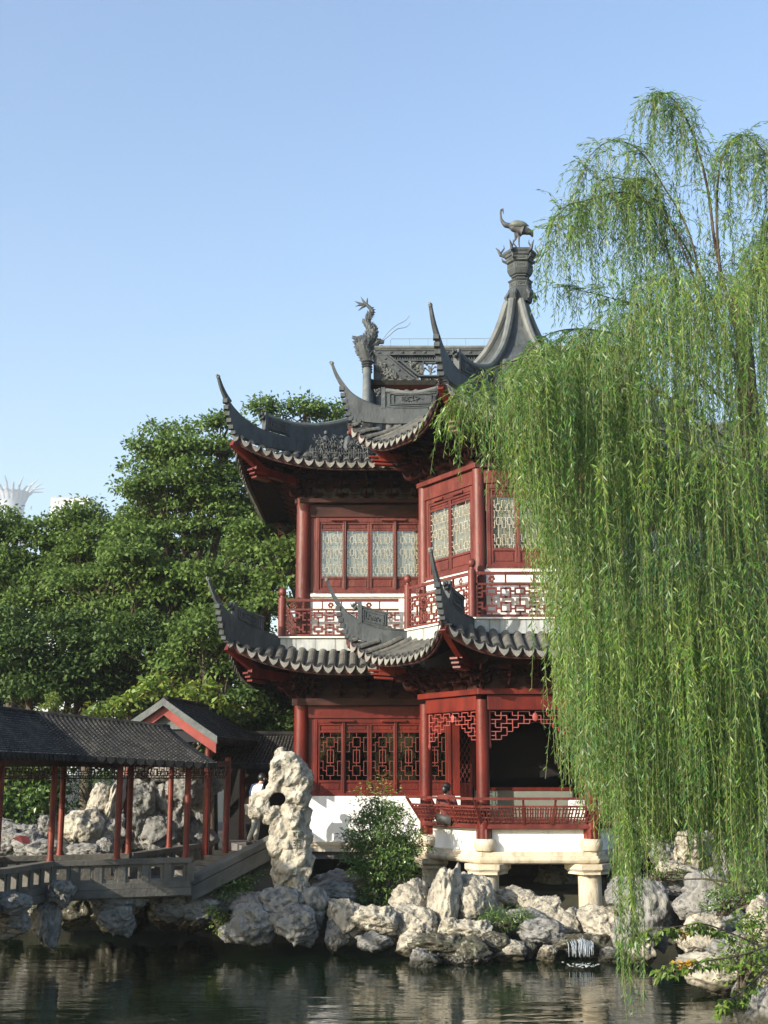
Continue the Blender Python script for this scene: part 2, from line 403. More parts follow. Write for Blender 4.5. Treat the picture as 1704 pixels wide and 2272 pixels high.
def facet(root, org, n, zf, dstart, dend, xs, sp=.27, r=.098, step=.15, tm='tile', dm='drip', rows=True, sof=.15, raf=True, nd=9, fas=.10, dripsc=1.0, lifty=None):
    org = V((org[0], org[1], 0)); n = V((n[0], n[1], 0)); t = V((-n.y, n.x, 0))
    P = lambda x, d, dz=0.0: org + t * x + n * d + V((0, 0, zf(x, d) + dz))
    a = MB(); xa, xb = xs[0] - sp / 2, xs[-1] + sp / 2; K = (len(xs)) * 2
    cols = []
    for i in range(K + 1):
        x = xa + (xb - xa) * i / K; d0, d1 = dstart(x), dend(x)
        d0 = min(d0, d1 - .01)
        cols.append([(x, d0 + (d1 - d0) * j / nd) for j in range(nd + 1)])
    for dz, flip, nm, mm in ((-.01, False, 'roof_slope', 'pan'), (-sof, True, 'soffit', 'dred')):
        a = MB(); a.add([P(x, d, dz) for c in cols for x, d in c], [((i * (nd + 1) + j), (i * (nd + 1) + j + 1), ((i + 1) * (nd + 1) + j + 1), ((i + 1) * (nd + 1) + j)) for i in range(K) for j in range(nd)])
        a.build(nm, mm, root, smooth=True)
    a = MB()
    for i in range(K):
        x0, x1 = cols[i][-1], cols[i + 1][-1]
        a.add([P(*x0, -.01), P(*x1, -.01), P(*x1, -sof), P(*x0, -sof)], [(0, 1, 2, 3)])
        p, q = P(*x0, -sof - .01), P(*x1, -sof - .01)
        a.bar(p - n * .06, q - n * .06, .05, .07)
    a.build('eave_fascia', 'wred', root)
    if rows:
        a = MB(); E_ = MB()
        for x in xs:
            d0, d1 = dstart(x), dend(x)
            if d1 - d0 < .12: continue
            p0 = P(x, d0, .01); k = max(1, int(round((d1 - d0) * 1.12 / step)))
            for j in range(k):
                da, db = d0 + (d1 - d0) * j / k, d0 + (d1 - d0) * (j + 1) / k
                A, B = P(x, da), P(x, db); ax = (B - A).normalized(); up = t.cross(ax)
                if up.z < 0: up = -up
                ring = []
                for Q, rr in ((A, r * 1.04), (B, r * .90)):
                    for q in range(7):
                        g = PI * q / 6; ring.append(Q + t * (math.cos(g) * rr) + up * (math.sin(g) * rr * .92))
                a.add(ring, [(q, q + 1, q + 8, q + 7) for q in range(6)])
                # lip of the tile above
                rr1, rr0 = r * 1.04, r * .90
                if j < k - 1:
                    a.add([B + t * (math.cos(PI * q / 6) * z) + up * (math.sin(PI * q / 6) * z * .92) for z in (rr0, rr1) for q in range(7)], [(q, q + 1, q + 8, q + 7) for q in range(6)])
            Q = P(x, d1, 0)
            ring = [Q + t * (math.cos(PI * q / 6) * r * 1.02) + V((0, 0, math.sin(PI * q / 6) * r)) for q in range(7)]
            E_.prism([p + n * .002 for p in ring] , n * .006)
        a.build('tile_rows', tm, root); E_.build('tile_ends', 'recess_shade', root)  # flat end discs coloured dark for the shade in hollow tiles
        a = MB()
        S = [(-.094, .03), (-.06, -.012), (0, -.03), (.06, -.012), (.094, .03), (.083, -.045), (.047, -.10), (0, -.14), (-.047, -.10), (-.083, -.045)]
        for i in range(len(xs) + 1):
            x = xs[0] - sp / 2 + i * sp; d1 = dend(x)
            if d1 - dstart(x) < -.02: continue
            Q = P(x, d1, 0) + n * .03; tt = (P(x + .05, dend(x + .05)) - P(x - .05, dend(x - .05))).normalized()
            k = sp / .27 * 1.22
            a.prism([Q + tt * (u * k) + V((0, 0, w * k)) + n * (-(w) * .25 * k) for u, w in S], n * .018)
        a.build('drip_tiles', dm, root)
    if raf:
        a = MB()
        for i in range(len(xs) * 2):
            x = xs[0] - sp / 2 + i * sp / 2; d1 = dend(x) - .06; d0 = max(dstart(x), d1 - 1.6)
            if d1 - d0 < .15: continue
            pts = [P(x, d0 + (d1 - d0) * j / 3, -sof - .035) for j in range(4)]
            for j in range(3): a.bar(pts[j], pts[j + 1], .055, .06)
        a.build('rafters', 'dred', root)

def hip(root, c, dr, top, bot, tip, cap, blk, relief_seed=1, th=.13, capm='ridgel', ser=True, capr=.075):
    """swept hip ridge in the vertical plane through c along dr; coordinates (r, z)"""
    c = V((c[0], c[1], 0)); dr = V((dr[0], dr[1], 0)).normalized(); sd_ = V((-dr.y, dr.x, 0))
    P = lambda r, z, s=0.0: c + dr * r + sd_ * s + V((0, 0, z))
    T = crs(top, 5); B = crs(bot, 5)
    a = MB(); N = len(T); a.plate([P(*p) for p in T], [P(*p) for p in B], th)
    # raised mouldings that follow the sweep
    for f, rr in ((.0, .05), (.16, .022), (.30, .03)):
        L = [(T[i][0] + (B[i][0] - T[i][0]) * f, T[i][1] + (B[i][1] - T[i][1]) * f) for i in range(N)]
        a.tube([P(*p) for p in L], [rr * (1 - .35 * i / N) for i in range(N)], 6, sq=(2.0 if rr < .05 else 1.7, 1))
    # slender upswept tip
    tp = crs(tip, 4); n2 = len(tp)
    for i in range(n2 - 1):
        w = .105 - .05 * i / n2; a.bar(P(*tp[i]), P(*tp[i + 1]), w, .13 - .075 * i / n2, up=dr)
    rid = a.build('hip_ridge', 'ridge', root, smooth=False)
    e = tp[-1]; k = MB(); k.ball(P(e[0], e[1]), .055, 8); k.tube([P(e[0] - .03, e[1] + .02, 0), P(e[0] + .06, e[1] + .03, 0)], .035, 6); k.build('finial_knob', 'ridgel', rid, smooth=True)
    if ser:
        s = MB(); m = len(bot)
        fr = crs(bot[-3:] + [tip[1]], 3)
        for i in range(1, len(fr) - 1):
            s.box(P(fr[i][0] + .015, fr[i][1]), (.12, .16, .10))
            s.v[-8:] = [P(0, 0) + V((0, 0, 0)) + (v - P(0, 0)) for v in s.v[-8:]]
        s.build('stepped_brick_ends', 'ridge', rid)
    if cap:
        s = MB(); cp = crs(cap, 4); s.tube([P(*p) for p in cp], [capr * (1.35 - .35 * min(1, i / (len(cp) * .6))) for i in range(len(cp))], 8)
        s.build('ridge_cap', capm, rid, smooth=True)
    if blk:   # framed carved panel: (r0,z0b,z0t) inner end, (r1,z1b,z1t) outer end
        (r0, b0, t0), (r1, b1, t1) = blk
        s = MB(); s.plate([P(r0, b0), P(r1, b1)], [P(r0, t0), P(r1, t1)], th * .62)
        for q in (-1, 1):
            o = q * (th * .31 + .018)
            def L(u, v, o=o): r = r0 + (r1 - r0) * u; zb = b0 + (b1 - b0) * u; zt = t0 + (t1 - t0) * u; return P(r, zb + (zt - zb) * v, o)
            for m_ in (.1, .17):
                k = [L(m_, m_ + .05), L(1 - m_, m_ + .05), L(1 - m_, 1 - m_ - .03), L(m_, 1 - m_ - .03)]
                for i in range(4): s.bar(k[i], k[(i + 1) % 4], .022, .022)
            rnd = random.Random(relief_seed)
            for i in range(14):
                u, v = rnd.uniform(.3, .72), rnd.uniform(.35, .65); w = rnd.uniform(0, 6.3)
                s.tube([L(u, v), L(u + .05 * math.cos(w), v + .1 * math.sin(w)), L(u + .09 * math.cos(w + 1), v + .15 * math.sin(w + 1))], .014, 5)
        s.tube([P(r0, t0), P((r0 + r1) / 2, (t0 + t1) / 2 - .02), P(r1, t1)], .05, 6, sq=(1.4, 1))
        s.build('carved_panel', 'ridge', rid)
        s = MB(); s.b2((0, 0, 0), (0.001, .001, .001)); s = MB()
        d = V((.10, .15, t1 - b1 + .16)); ang = math.atan2(dr.y, dr.x)
        s.box(P(r1 + .02, (b1 + t1) / 2 + .04), d, Matrix.Rotation(ang, 3, 'Z'))
        for q in range(7):
            s.ball(P(r1 + .11 + .03 * (q % 3), t1 - .04 + .045 * (q // 2), .03 * ((q % 2) * 2 - 1)), .042, 6)
        s.tube([P(r1 + .1, t1 + .02), P(r1 + .22, t1 + .02), P(r1 + .25, t1 + .09)], [.04, .03, .012], 6)
        s.tube([P(r1 + .1, t1 - .06), P(r1 + .2, t1 - .1)], [.04, .02], 6)
        s.build('ridge_end_block', 'ridge', rid)
    return rid

# ---- brackets (shared mesh, one object each)
def bracket_mesh(tiers=3, h=.17, big=False):
    a = MB()
    def arm(w, y, z, hh=.10, ax=0, d=.075):
        S = [(-w / 2, hh * .75), (-w / 2, hh), (w / 2, hh), (w / 2, hh * .75), (w / 2 - .045, hh * .25), (w / 2 - .1, 0), (-w / 2 + .1, 0), (-w / 2 + .045, hh * .25)]
        if ax == 0: a.prism([(u, y - d / 2, z + v) for u, v in S], (0, d, 0))
        else: a.prism([(-d / 2, y + u, z + v) for u, v in S], (d, 0, 0))
    a.lathe((0, 0, 0), [(.07, 0), (.10, .05), (.10, .09)], 4, PI / 4)
    for k in range(tiers):
        z = .09 + k * h; y = -.16 * k
        arm(.42 + .10 * k, y, z); arm(.30 + .34 * k, y * .5, z + .004, ax=1)
        if k < tiers - 1 or big:
            for u in (-.17 - .05 * k, .17 + .05 * k): a.lathe((u, y, z + .105), [(.035, 0), (.055, .03), (.055, .06)], 4, PI / 4)
        # curled tongue
        cr = [(0, y - .16 - .05 * k, z + .05), (0, y - .30 - .05 * k, z + .01), (0, y - .38 - .05 * k, z + .05), (0, y - .42 - .05 * k, z + .13)]
        a.tube(crs(cr, 3), [.05, .05, .048, .045, .04, .036, .03, .022, .016, .01], 6, sq=(.8, 1))
    me = a.build('bracket', 'dred'); return me
BR = bracket_mesh(3, .16); BR2 = bracket_mesh(4, .21, True)
def bracket(fm, x, z, src=BR, rz=0.0, sc=1.0, y=0.0):
    o = src.copy(); COL.objects.link(o); o.parent = PAV
    m = fm @ Matrix.Translation((x, y, z)) @ Matrix.Rotation(rz, 4, 'Z') @ Matrix.Scale(sc, 4)
    o.matrix_basis = Matrix.Translation(-wloc(PAV)) @ m
    return o

def column(x, y, z0, z1, r, m, parent=None):
    a = MB(); N = 6
    a.lathe((x, y, 0), [(r * 1.0, z0), (r, z0 + .3), (r * .99, (z0 + z1) / 2), (r * .96, z1)], 20)
    return a.build('column', m, parent or PAV, smooth=True)

# ---- hexagonal bay: stonework
def hexring(R0, R1, z0, z1): # solid hexagonal slab R0 outer bottom, R1 outer top
    a = MB(); a.lathe((HC[0], HC[1], 0), [(R0, z0), (R1, z1)], 6, 0); return a
a = MB()
a.lathe((HC[0], HC[1], 0), [(2.52, 1.67), (2.57, 1.70), (2.60, 1.75), (2.60, 1.78), (2.55, 1.79), (2.55, 1.83), (2.50, 1.84), (2.50, 1.92)], 6, 0)
a.build('stone_ledge', 'ledge', PAV)
a = MB(); a.lathe((HC[0], HC[1], 0), [(2.31, 1.92), (2.31, 2.40)], 6, 0); a.build('white_base_wall', 'white', PAV)
a = MB(); a.lathe((HC[0], HC[1], 0), [(2.50, 2.40), (2.53, 2.42), (2.53, 2.465), (2.50, 2.485)], 6, 0); a.build('bench_seat', 'fred', PAV)
for k in range(4):
    p = hexv(2.33, k); q = hexv(2.34, k)
    a = MB(); a.lathe((p.x, p.y, 0), [(.16, 1.92), (.22, 1.95), (.25, 2.03), (.262, 2.08), (.25, 2.14), (.21, 2.19), (.17, 2.20)], 24); a.build('drum_stone', 'ledge', PAV, smooth=True)
    a = MB(Matrix.Translation((q.x, q.y, 0)) @ Matrix.Rotation(rad(180 + 60 * k), 4, 'Z')); a.b2((-.12, -.13, 2.20), (.16, .13, 2.40)); a.build('corner_block', 'red', PAV)
    p = hexv(2.24, k)
    a = MB(); a.lathe((p.x, p.y, 0), [(.255, -.3), (.255, 1.45)], 24); pc = a.build('stone_pier', 'ledge', PAV, smooth=True)
    a = MB(Matrix.Translation((p.x, p.y, 0)) @ Matrix.Rotation(rad(180 + 60 * k), 4, 'Z'))
    a.add([(-.3, -.36, 1.45), (.24, -.36, 1.45), (.38, 0, 1.45), (.24, .36, 1.45), (-.3, .36, 1.45), (-.3, -.36, 1.5), (.24, -.36, 1.5), (.38, 0, 1.5), (.24, .36, 1.5), (-.3, .36, 1.5),
           (-.34, -.42, 1.56), (.26, -.42, 1.56), (.44, 0, 1.56), (.26, .42, 1.56), (-.34, .42, 1.56), (-.34, -.42, 1.668), (.26, -.42, 1.668), (.44, 0, 1.668), (.26, .42, 1.668), (-.34, .42, 1.668)],
          [(4, 3, 2, 1, 0), (15, 16, 17, 18, 19)] + [(l * 5 + i, l * 5 + (i + 1) % 5, l * 5 + 5 + (i + 1) % 5, l * 5 + 5 + i) for l in range(3) for i in range(5)])
    a.build('capital', 'ledge', pc)
a = MB(); a.lathe((HC[0], HC[1], 0), [(2.25, 1.93), (2.25, 2.0)], 6, 0); a.build('floor', 'floor', PAV)

# ---- columns of the bay
for k in range(4):
    p = hexv(HR, k)
    column(p.x, p.y, 2.20, 5.22, .148, 'red'); column(p.x, p.y, 7.0, 10.62, .148, 'fred')
for k in range(4):     # roof brackets over each column and along the beams
    pass
FACES = [(0, 1), (1, 2), (2, 3)]
for fi, (i, j) in enumerate(FACES):
    fm, L = frame(hexv(HR, i), hexv(HR, j)); W2 = L - .29
    # beams
    for zb, m1 in ((4.99, 'red'), (10.18, 'fred')):
        a = MB(fm); a.b2((.12, -.085, zb), (L - .12, .085, zb + .33)); a.build('beam', m1, PAV, bevel=.01)
    for zc, m1, dz in ((5.33, 'red', .13), (10.53, 'fred' if fi < 1 else 'wred', .12)):
        fo, Lo = frame(hexv(HR + .2, i), hexv(HR + .2, j)); a = MB(fo); a.b2((0, 0, zc), (Lo, .36, zc + dz)); a.build('architrave_board', m1, PAV, bevel=.01)
    for z0, z1 in ((5.47, 6.62), (10.66, 12.25)):
        a = MB(fm); a.b2((0, -.03, z0), (L, .03, z1)); a.build('frieze_board', 'wred', PAV)
    for x in (L * .25, L * .5, L * .75):
        bracket(fm, x, 5.46, BR); bracket(fm, x, 10.65, BR2)
    # upper windows
    n = 2 if fi == 0 else 3
    a = MB(fm); x0, x1 = .26, L - .26
    a.b2((x0 - .09, -.05, 8.26), (x0, .05, 10.18)); a.b2((x1, -.05, 8.26), (x1 + .09, .05, 10.18)); a.b2((x0, -.05, 10.06), (x1, .05, 10.18)); a.b2((x0 - .11, -.09, 8.20), (x1 + .11, .09, 8.27))
    a.b2((x0 + .3, -.10, 10.07), (x0 + .7, -.05, 10.13)); a.b2((x1 - .7, -.10, 10.07), (x1 - .3, -.05, 10.13))
    a.build('window_frame', 'fred', PAV, bevel=.008)
    for q in range(n): window(fm, x0 + (x1 - x0) * q / n, x0 + (x1 - x0) * (q + 1) / n, 8.27, 8.66, 9.86, 10.06, 'fred', 'glass', 'trellis', True, 'blind')
    a = MB(fm); a.b2((.1, -.04, 7.0), (L - .1, .04, 8.20)); a.build('white_parapet_wall', 'white', PAV)
    a = MB(fm); a.b2((.1, -.10, 8.10), (L - .1, -.04, 8.15)); a.build('white_sill', 'white', PAV)
    # lower hanging lattice
    a = MB(fm); x0, x1 = .17, L - .17; cell = (x1 - x0) / 16; zt = 4.965; dz = .088
    depth = [7, 7, 6, 5, 4, 3, 3, 2.6, 2.6, 3, 3, 4, 5, 6, 7, 7]
    rnd = random.Random(5)
    for q in range(16):
        d0 = depth[q]
        for l in range(int(d0) + 1):
            if (l == int(d0)) or (q + l) % 3 != 1: a.b2((x0 + q * cell, -.012, zt - l * dz - .018), (x0 + (q + 1) * cell, .012, zt - l * dz))
        for l in range(int(max(depth[q], depth[max(0, q - 1)]))):
            if (q * 2 + l) % 3 != 0 or q in (0,) or l >= min(depth[q], depth[max(0, q - 1)]): a.b2((x0 + q * cell - .009, -.011, zt - (l + 1) * dz), (x0 + q * cell + .009, .011, zt - l * dz))
    a.b2((x1 - .02, -.015, zt - 7 * dz), (x1, .015, zt)); a.ball(((x0 + x1) / 2, -.01, zt - .13), .085, 8, (.8, .3, 1.2))
    for e in (x0, x1): a.tube([(e, 0, 5.0), (e, 0, 4.28), (e, 0, 4.2), (e, 0, 4.14)], [.022, .022, .035, .01], 6)
    a.build('hanging_lattice', 'pred', PAV)
    # balcony rail (posts separately)
    fb, Lb = frame(hexv(2.80, i), hexv(2.80, j))
    a = MB(fb)
    a.b2((.05, -.035, 7.99), (Lb - .05, .035, 8.06)); a.b2((.05, -.03, 7.75), (Lb - .05, .03, 7.80)); a.b2((.05, -.035, 7.03), (Lb - .05, .035, 7.09))
    a.b2((.07, -.03, 7.09), (.12, .03, 7.99)); a.b2((Lb - .12, -.03, 7.09), (Lb - .07, .03, 7.99))
    fret(a, .12, 7.09, Lb - .24, .66, .042, 0, nx=4, nz=2, d=.035)
    for q in range(1, 4): a.b2((.12 + (Lb - .24) * q / 4 - .02, -.022, 7.8), (.12 + (Lb - .24) * q / 4 + .02, .022, 7.99))
    for q in (.16, .84):
        for w in range(6): a.ball((Lb * q + .05 * math.cos(w), 0, 7.895 + .055 * math.sin(w)), .035, 6, (1, .6, 1))
    a.build('balcony_railing', 'fred', PAV)
    # leaning bench back over the water
    fs, Ls = frame(hexv(2.49, i), hexv(2.49, j)); S = .55
    def q3(x, h): # slanted, widening to the top
        g = h * S * .577; return ((x - Ls / 2) * (1 + 2 * g / Ls) + Ls / 2, -h * S, 2.49 + h)
    a = MB(fs)
    def rail(h, t): a.bar(q3(0, h), q3(Ls, h), t, t)
    rail(.0, .04); rail(.40, .045); rail(.57, .055)
    for q in range(9):
        x = Ls * q / 8
        if q in (0, 3, 5, 8): a.bar(q3(x, 0), q3(x, .57), .045, .05, up=(0, 1, 0))
    for s0, s1, nn in ((0, 3, 7), (3, 5, 6), (5, 8, 7)):
        xa, xb = Ls * s0 / 8, Ls * s1 / 8
        for q in range(nn):
            for l in range(4):
                u0, u1 = xa + (xb - xa) * (q + (.0 if l % 2 else .35)) / nn, xa + (xb - xa) * (q + 1) / nn
                a.bar(q3(u0, .08 + .085 * l), q3(u1, .08 + .085 * l), .03, .03)
            a.bar(q3(xa + (xb - xa) * (q + .35) / nn, .04), q3(xa + (xb - xa) * (q + .35) / nn, .4), .03, .03, up=(0, 1, 0))
            a.bar(q3(xa + (xb - xa) * (q + .8) / nn, .1), q3(xa + (xb - xa) * (q + .8) / nn, .36), .03, .03, up=(0, 1, 0))
    a.build('bench_back', 'fred', PAV)
for k in range(4):
    p = hexv(2.80, k); a = MB(); a.lathe((p.x, p.y, 0), [(.088, 7.02), (.088, 8.1), (.05, 8.12), (.045, 8.16), (.08, 8.19), (.095, 8.25), (.085, 8.31), (.05, 8.35), (.01, 8.37)], 12); a.build('balcony_post', 'fred', PAV, smooth=True)
    # brackets at the corners, pointing along the diagonal
    p = hexv(HR + .02, k); fm2 = Matrix.Translation((p.x, p.y, 0)) @ Matrix.Rotation(rad(180 + 60 * k) + PI / 2, 4, 'Z')
    for s in (-.45, 0, .45):
        bracket(fm2, .0, 5.46, BR, rz=s, sc=1.25 if s == 0 else .95); bracket(fm2, .0, 10.65, BR2, rz=s, sc=1.2 if s == 0 else .95)
    # corner beam under the hips
    d = (hexv(1, k) - hexv(0, k)).normalized(); c0 = V((HC[0], HC[1], 0))
    for zs, ze in ((5.95, 6.68), (11.25, 12.05)):
        a = MB(); a.bar(c0 + d * 2.2 + V((0, 0, zs)), c0 + d * 3.5 + V((0, 0, zs + .08)), .17, .22); a.bar(c0 + d * 3.3 + V((0, 0, zs + .12)), c0 + d * 4.22 + V((0, 0, ze)), .15, .2)
        for q in range(3): a.bar(c0 + d * (3.15 + .06 * q) + V((0, 0, zs - .12 + .09 * q)), c0 + d * (3.62 + .07 * q) + V((0, 0, zs - .09 + .09 * q)), .2, .055)
        a.build('corner_beam', 'red', PAV, bevel=.01)
a = MB(); a.lathe((HC[0], HC[1], 0), [(2.86, 6.66), (2.86, 6.985)], 6, 0)
a.build('stone_band', 'gband', PAV)
a = MB()
for i, j in FACES:
    fm, L = frame(hexv(2.86, i), hexv(2.86, j))
    a.M = fm
    for q in range(1, 7): a.b2((L * q / 7 - .004, -.003, 6.67), (L * q / 7 + .004, .01, 6.98))
a.build('band_joints', 'ridge', PAV)
a = MB(); a.lathe((HC[0], HC[1], 0), [(2.92, 6.985), (2.92, 7.02)], 6, 0); a.build('balcony_floor', 'white', PAV)
a = MB(); a.lathe((HC[0], HC[1], 0), [(2.2, 6.4), (2.2, 6.5)], 6, 0); a.build('ceiling', 'dred', PAV)

# ---- bay roofs
UP = [(0.0, 15.6), (.15, 15.25), (.35, 14.7), (.52, 14.22), (.8, 13.75), (1.04, 13.45), (1.5, 12.85), (1.9, 12.42), (2.6, 11.9), (3.1, 11.58), (3.7, 11.26)]
def zu(x, d): return interp(UP, d) + .93 * min(1.3, (abs(x) / 2.12)) ** 3 * min(1, max(0, d) / 3.4) ** 2
def eu(x): return 3.46 + .24 * (abs(x) / 2.12) ** 3
def zs_(x, d): return interp([(2.3, 6.70), (2.47, 6.62), (3.0, 6.36), (3.7, 6.12)], d) + .66 * min(1.3, (abs(x) / 2.12)) ** 3
XS = [(-7.5 + q) * .27 for q in range(16)]
for k in (0, 1, 2):
    n = (hexv(1, k) + hexv(1, k + 1) - 2 * V((HC[0], HC[1], 0))).normalized()
    facet(PAV, HC, n, zu, lambda x: max(1.0, abs(x) / .5774), eu, XS)
    facet(PAV, HC, n, zs_, lambda x: max(2.4, abs(x) / .5774), eu, XS)
n = (hexv(1, 0) + hexv(1, 5) - 2 * V((HC[0], HC[1], 0))).normalized()
for n in (n, V((-n.x, n.y, 0))):      # rear facets that run into the hall roof
    facet(PAV, HC, n, lambda x, d: interp(UP, d), lambda x: max(1.0, abs(x) / .5774), lambda x: 3.0, [q * .27 for q in range(-6, 7)], raf=False)
TOPU = [(1.9, 12.64), (2.67, 12.59), (3.4, 12.62), (3.79, 12.74), (4.13, 12.93), (4.38, 13.17)]
BOTU = [(1.9, 12.25), (2.67, 12.2), (3.4, 12.2), (3.9, 12.25), (4.2, 12.32), (4.36, 12.78)]
TIPU = [(4.3, 13.03), (4.47, 13.28), (4.6, 13.52), (4.7, 13.79)]
CAPU = [(.22, 15.42), (.45, 14.75), (.75, 14.15), (1.15, 13.68), (1.6, 13.3), (2.1, 13.10), (2.7, 12.99), (3.4, 13.07)]
TOPS = [(2.75, 6.98), (3.3, 7.02), (3.65, 7.08), (3.94, 7.2), (4.2, 7.36), (4.42, 7.55)]
BOTS = [(2.75, 6.66), (3.3, 6.66), (3.65, 6.70), (3.94, 6.76), (4.26, 6.86), (4.42, 7.25)]
TIPS = [(4.36, 7.46), (4.52, 7.68), (4.65, 7.93), (4.78, 8.24)]
for k in range(4):
    d = (hexv(1, k) - V((HC[0], HC[1], 0))).normalized()
    rg = hip(PAV, HC, d, TOPU, BOTU, TIPU, CAPU, ((1.95, 12.68, 13.05), (3.38, 12.62, 13.02)), k)
    a = MB(); c0 = V((HC[0], HC[1], 0)); cp = crs(CAPU[:6], 4)
    a.plate([c0 + d * r + V((0, 0, z)) for r, z in cp], [c0 + d * (r * .98) + V((0, 0, z - .30 - .1 * min(1, r))) for r, z in cp], .10); a.build('hip_wall', 'ridge', rg)
    hip(PAV, HC, d, TOPS, BOTS, TIPS, None, ((3.28, 7.05, 7.40), (3.95, 7.20, 7.58)), 10 + k)
for k in (4, 5):
    d = (hexv(1, k) - V((HC[0], HC[1], 0))).normalized(); c0 = V((HC[0], HC[1], 0)); cp = crs(CAPU[:6], 4)
    a = MB(); a.tube([c0 + d * r + V((0, 0, z)) for r, z in cp], .09, 8); a.build('ridge_cap', 'ridgel', PAV, smooth=True)

# ---- finial
a = MB(); a.lathe((HC[0], HC[1], 0), [(1.22, 13.44), (.92, 13.72), (.62, 14.08), (.40, 14.55), (.28, 15.0), (.24, 15.45)], 6, 0); a.build('roof_neck', 'ridge', PAV)
a = MB(); H6 = 0
prof = [(.28, 15.40), (.31, 15.55), (.33, 15.70), (.32, 15.76), (.29, 15.78), (.29, 15.93), (.33, 15.98), (.31, 16.00), (.19, 16.02), (.19, 16.07), (.24, 16.09), (.24, 16.12), (.28, 16.14), (.32, 16.22), (.335, 16.27), (.335, 16.42), (.31, 16.44), (.36, 16.47), (.36, 16.60), (.40, 16.62), (.40, 16.68), (.43, 16.72), (.43, 16.78), (.10, 16.79)]
a.lathe((HC[0] + .13, HC[1], 0), prof, 6, 0)
fin = a.build('roof_finial', 'ridge', PAV)
FX = HC[0] + .13
rnd = random.Random(3)
for k in range(6):
    t0 = rad(60 * k); d = V((math.cos(t0), math.sin(t0), 0)); c = V((FX, HC[1], 0)); a = MB()
    a.tube([c + d * .38 + V((0, 0, 16.68)), c + d * .50 + V((0, 0, 16.72)), c + d * .55 + V((0, 0, 16.84)), c + d * .62 + V((0, 0, 16.92))], [.05, .045, .03, .006], 6)
    a.tube([c + d * .50 + V((0, 0, 16.75)), c + d * .40 + V((0, 0, 16.9)), c + d * .41 + V((0, 0, 17.0))], [.03, .02, .004], 5)
    a.build('finial_horn', 'ridge', fin)
    a = MB(); a.tube([c + d * .33 + V((0, 0, 16.5)), c + d * .44 + V((0, 0, 16.55)), c + d * .47 + V((0, 0, 16.63))], [.04, .03, .01], 6); a.build('finial_hook', 'ridge', fin)
    t1 = rad(60 * k + 30); d = V((math.cos(t1), math.sin(t1), 0)); s = V((-d.y, d.x, 0))
    for z0, z1, r0, w in ((16.29, 16.40, .292, .12), (15.80, 15.91, .255, .10), (16.49, 16.58, .315, .13)):
        a = MB(); pts = [c + d * r0 + s * w + V((0, 0, z0)), c + d * r0 - s * w + V((0, 0, z0)), c + d * r0 - s * w + V((0, 0, z1)), c + d * r0 + s * w + V((0, 0, z1))]
        for q in range(4): a.bar(pts[q], pts[(q + 1) % 4], .016, .016)
        for q in range(9): a.ball(c + d * r0 + s * rnd.uniform(-w * .7, w * .7) + V((0, 0, rnd.uniform(z0 + .02, z1 - .02))), .018, 5)
        a.build('carved_relief', 'ridgel', fin)
a = MB()
for k in range(6):
    t0 = rad(60 * k); d = V((math.cos(t0), math.sin(t0), 0)); c = V((FX, HC[1], 0)); a.tube([c + d * .30 + V((0, 0, 15.66)), c + d * .38 + V((0, 0, 15.54)), c + d * .34 + V((0, 0, 15.44))], [.06, .06, .04], 6)
a.lathe((FX, HC[1], 0), [(.31, 15.6), (.31, 15.68)], 6, 0); a.build('finial_collar', 'ridge', fin)

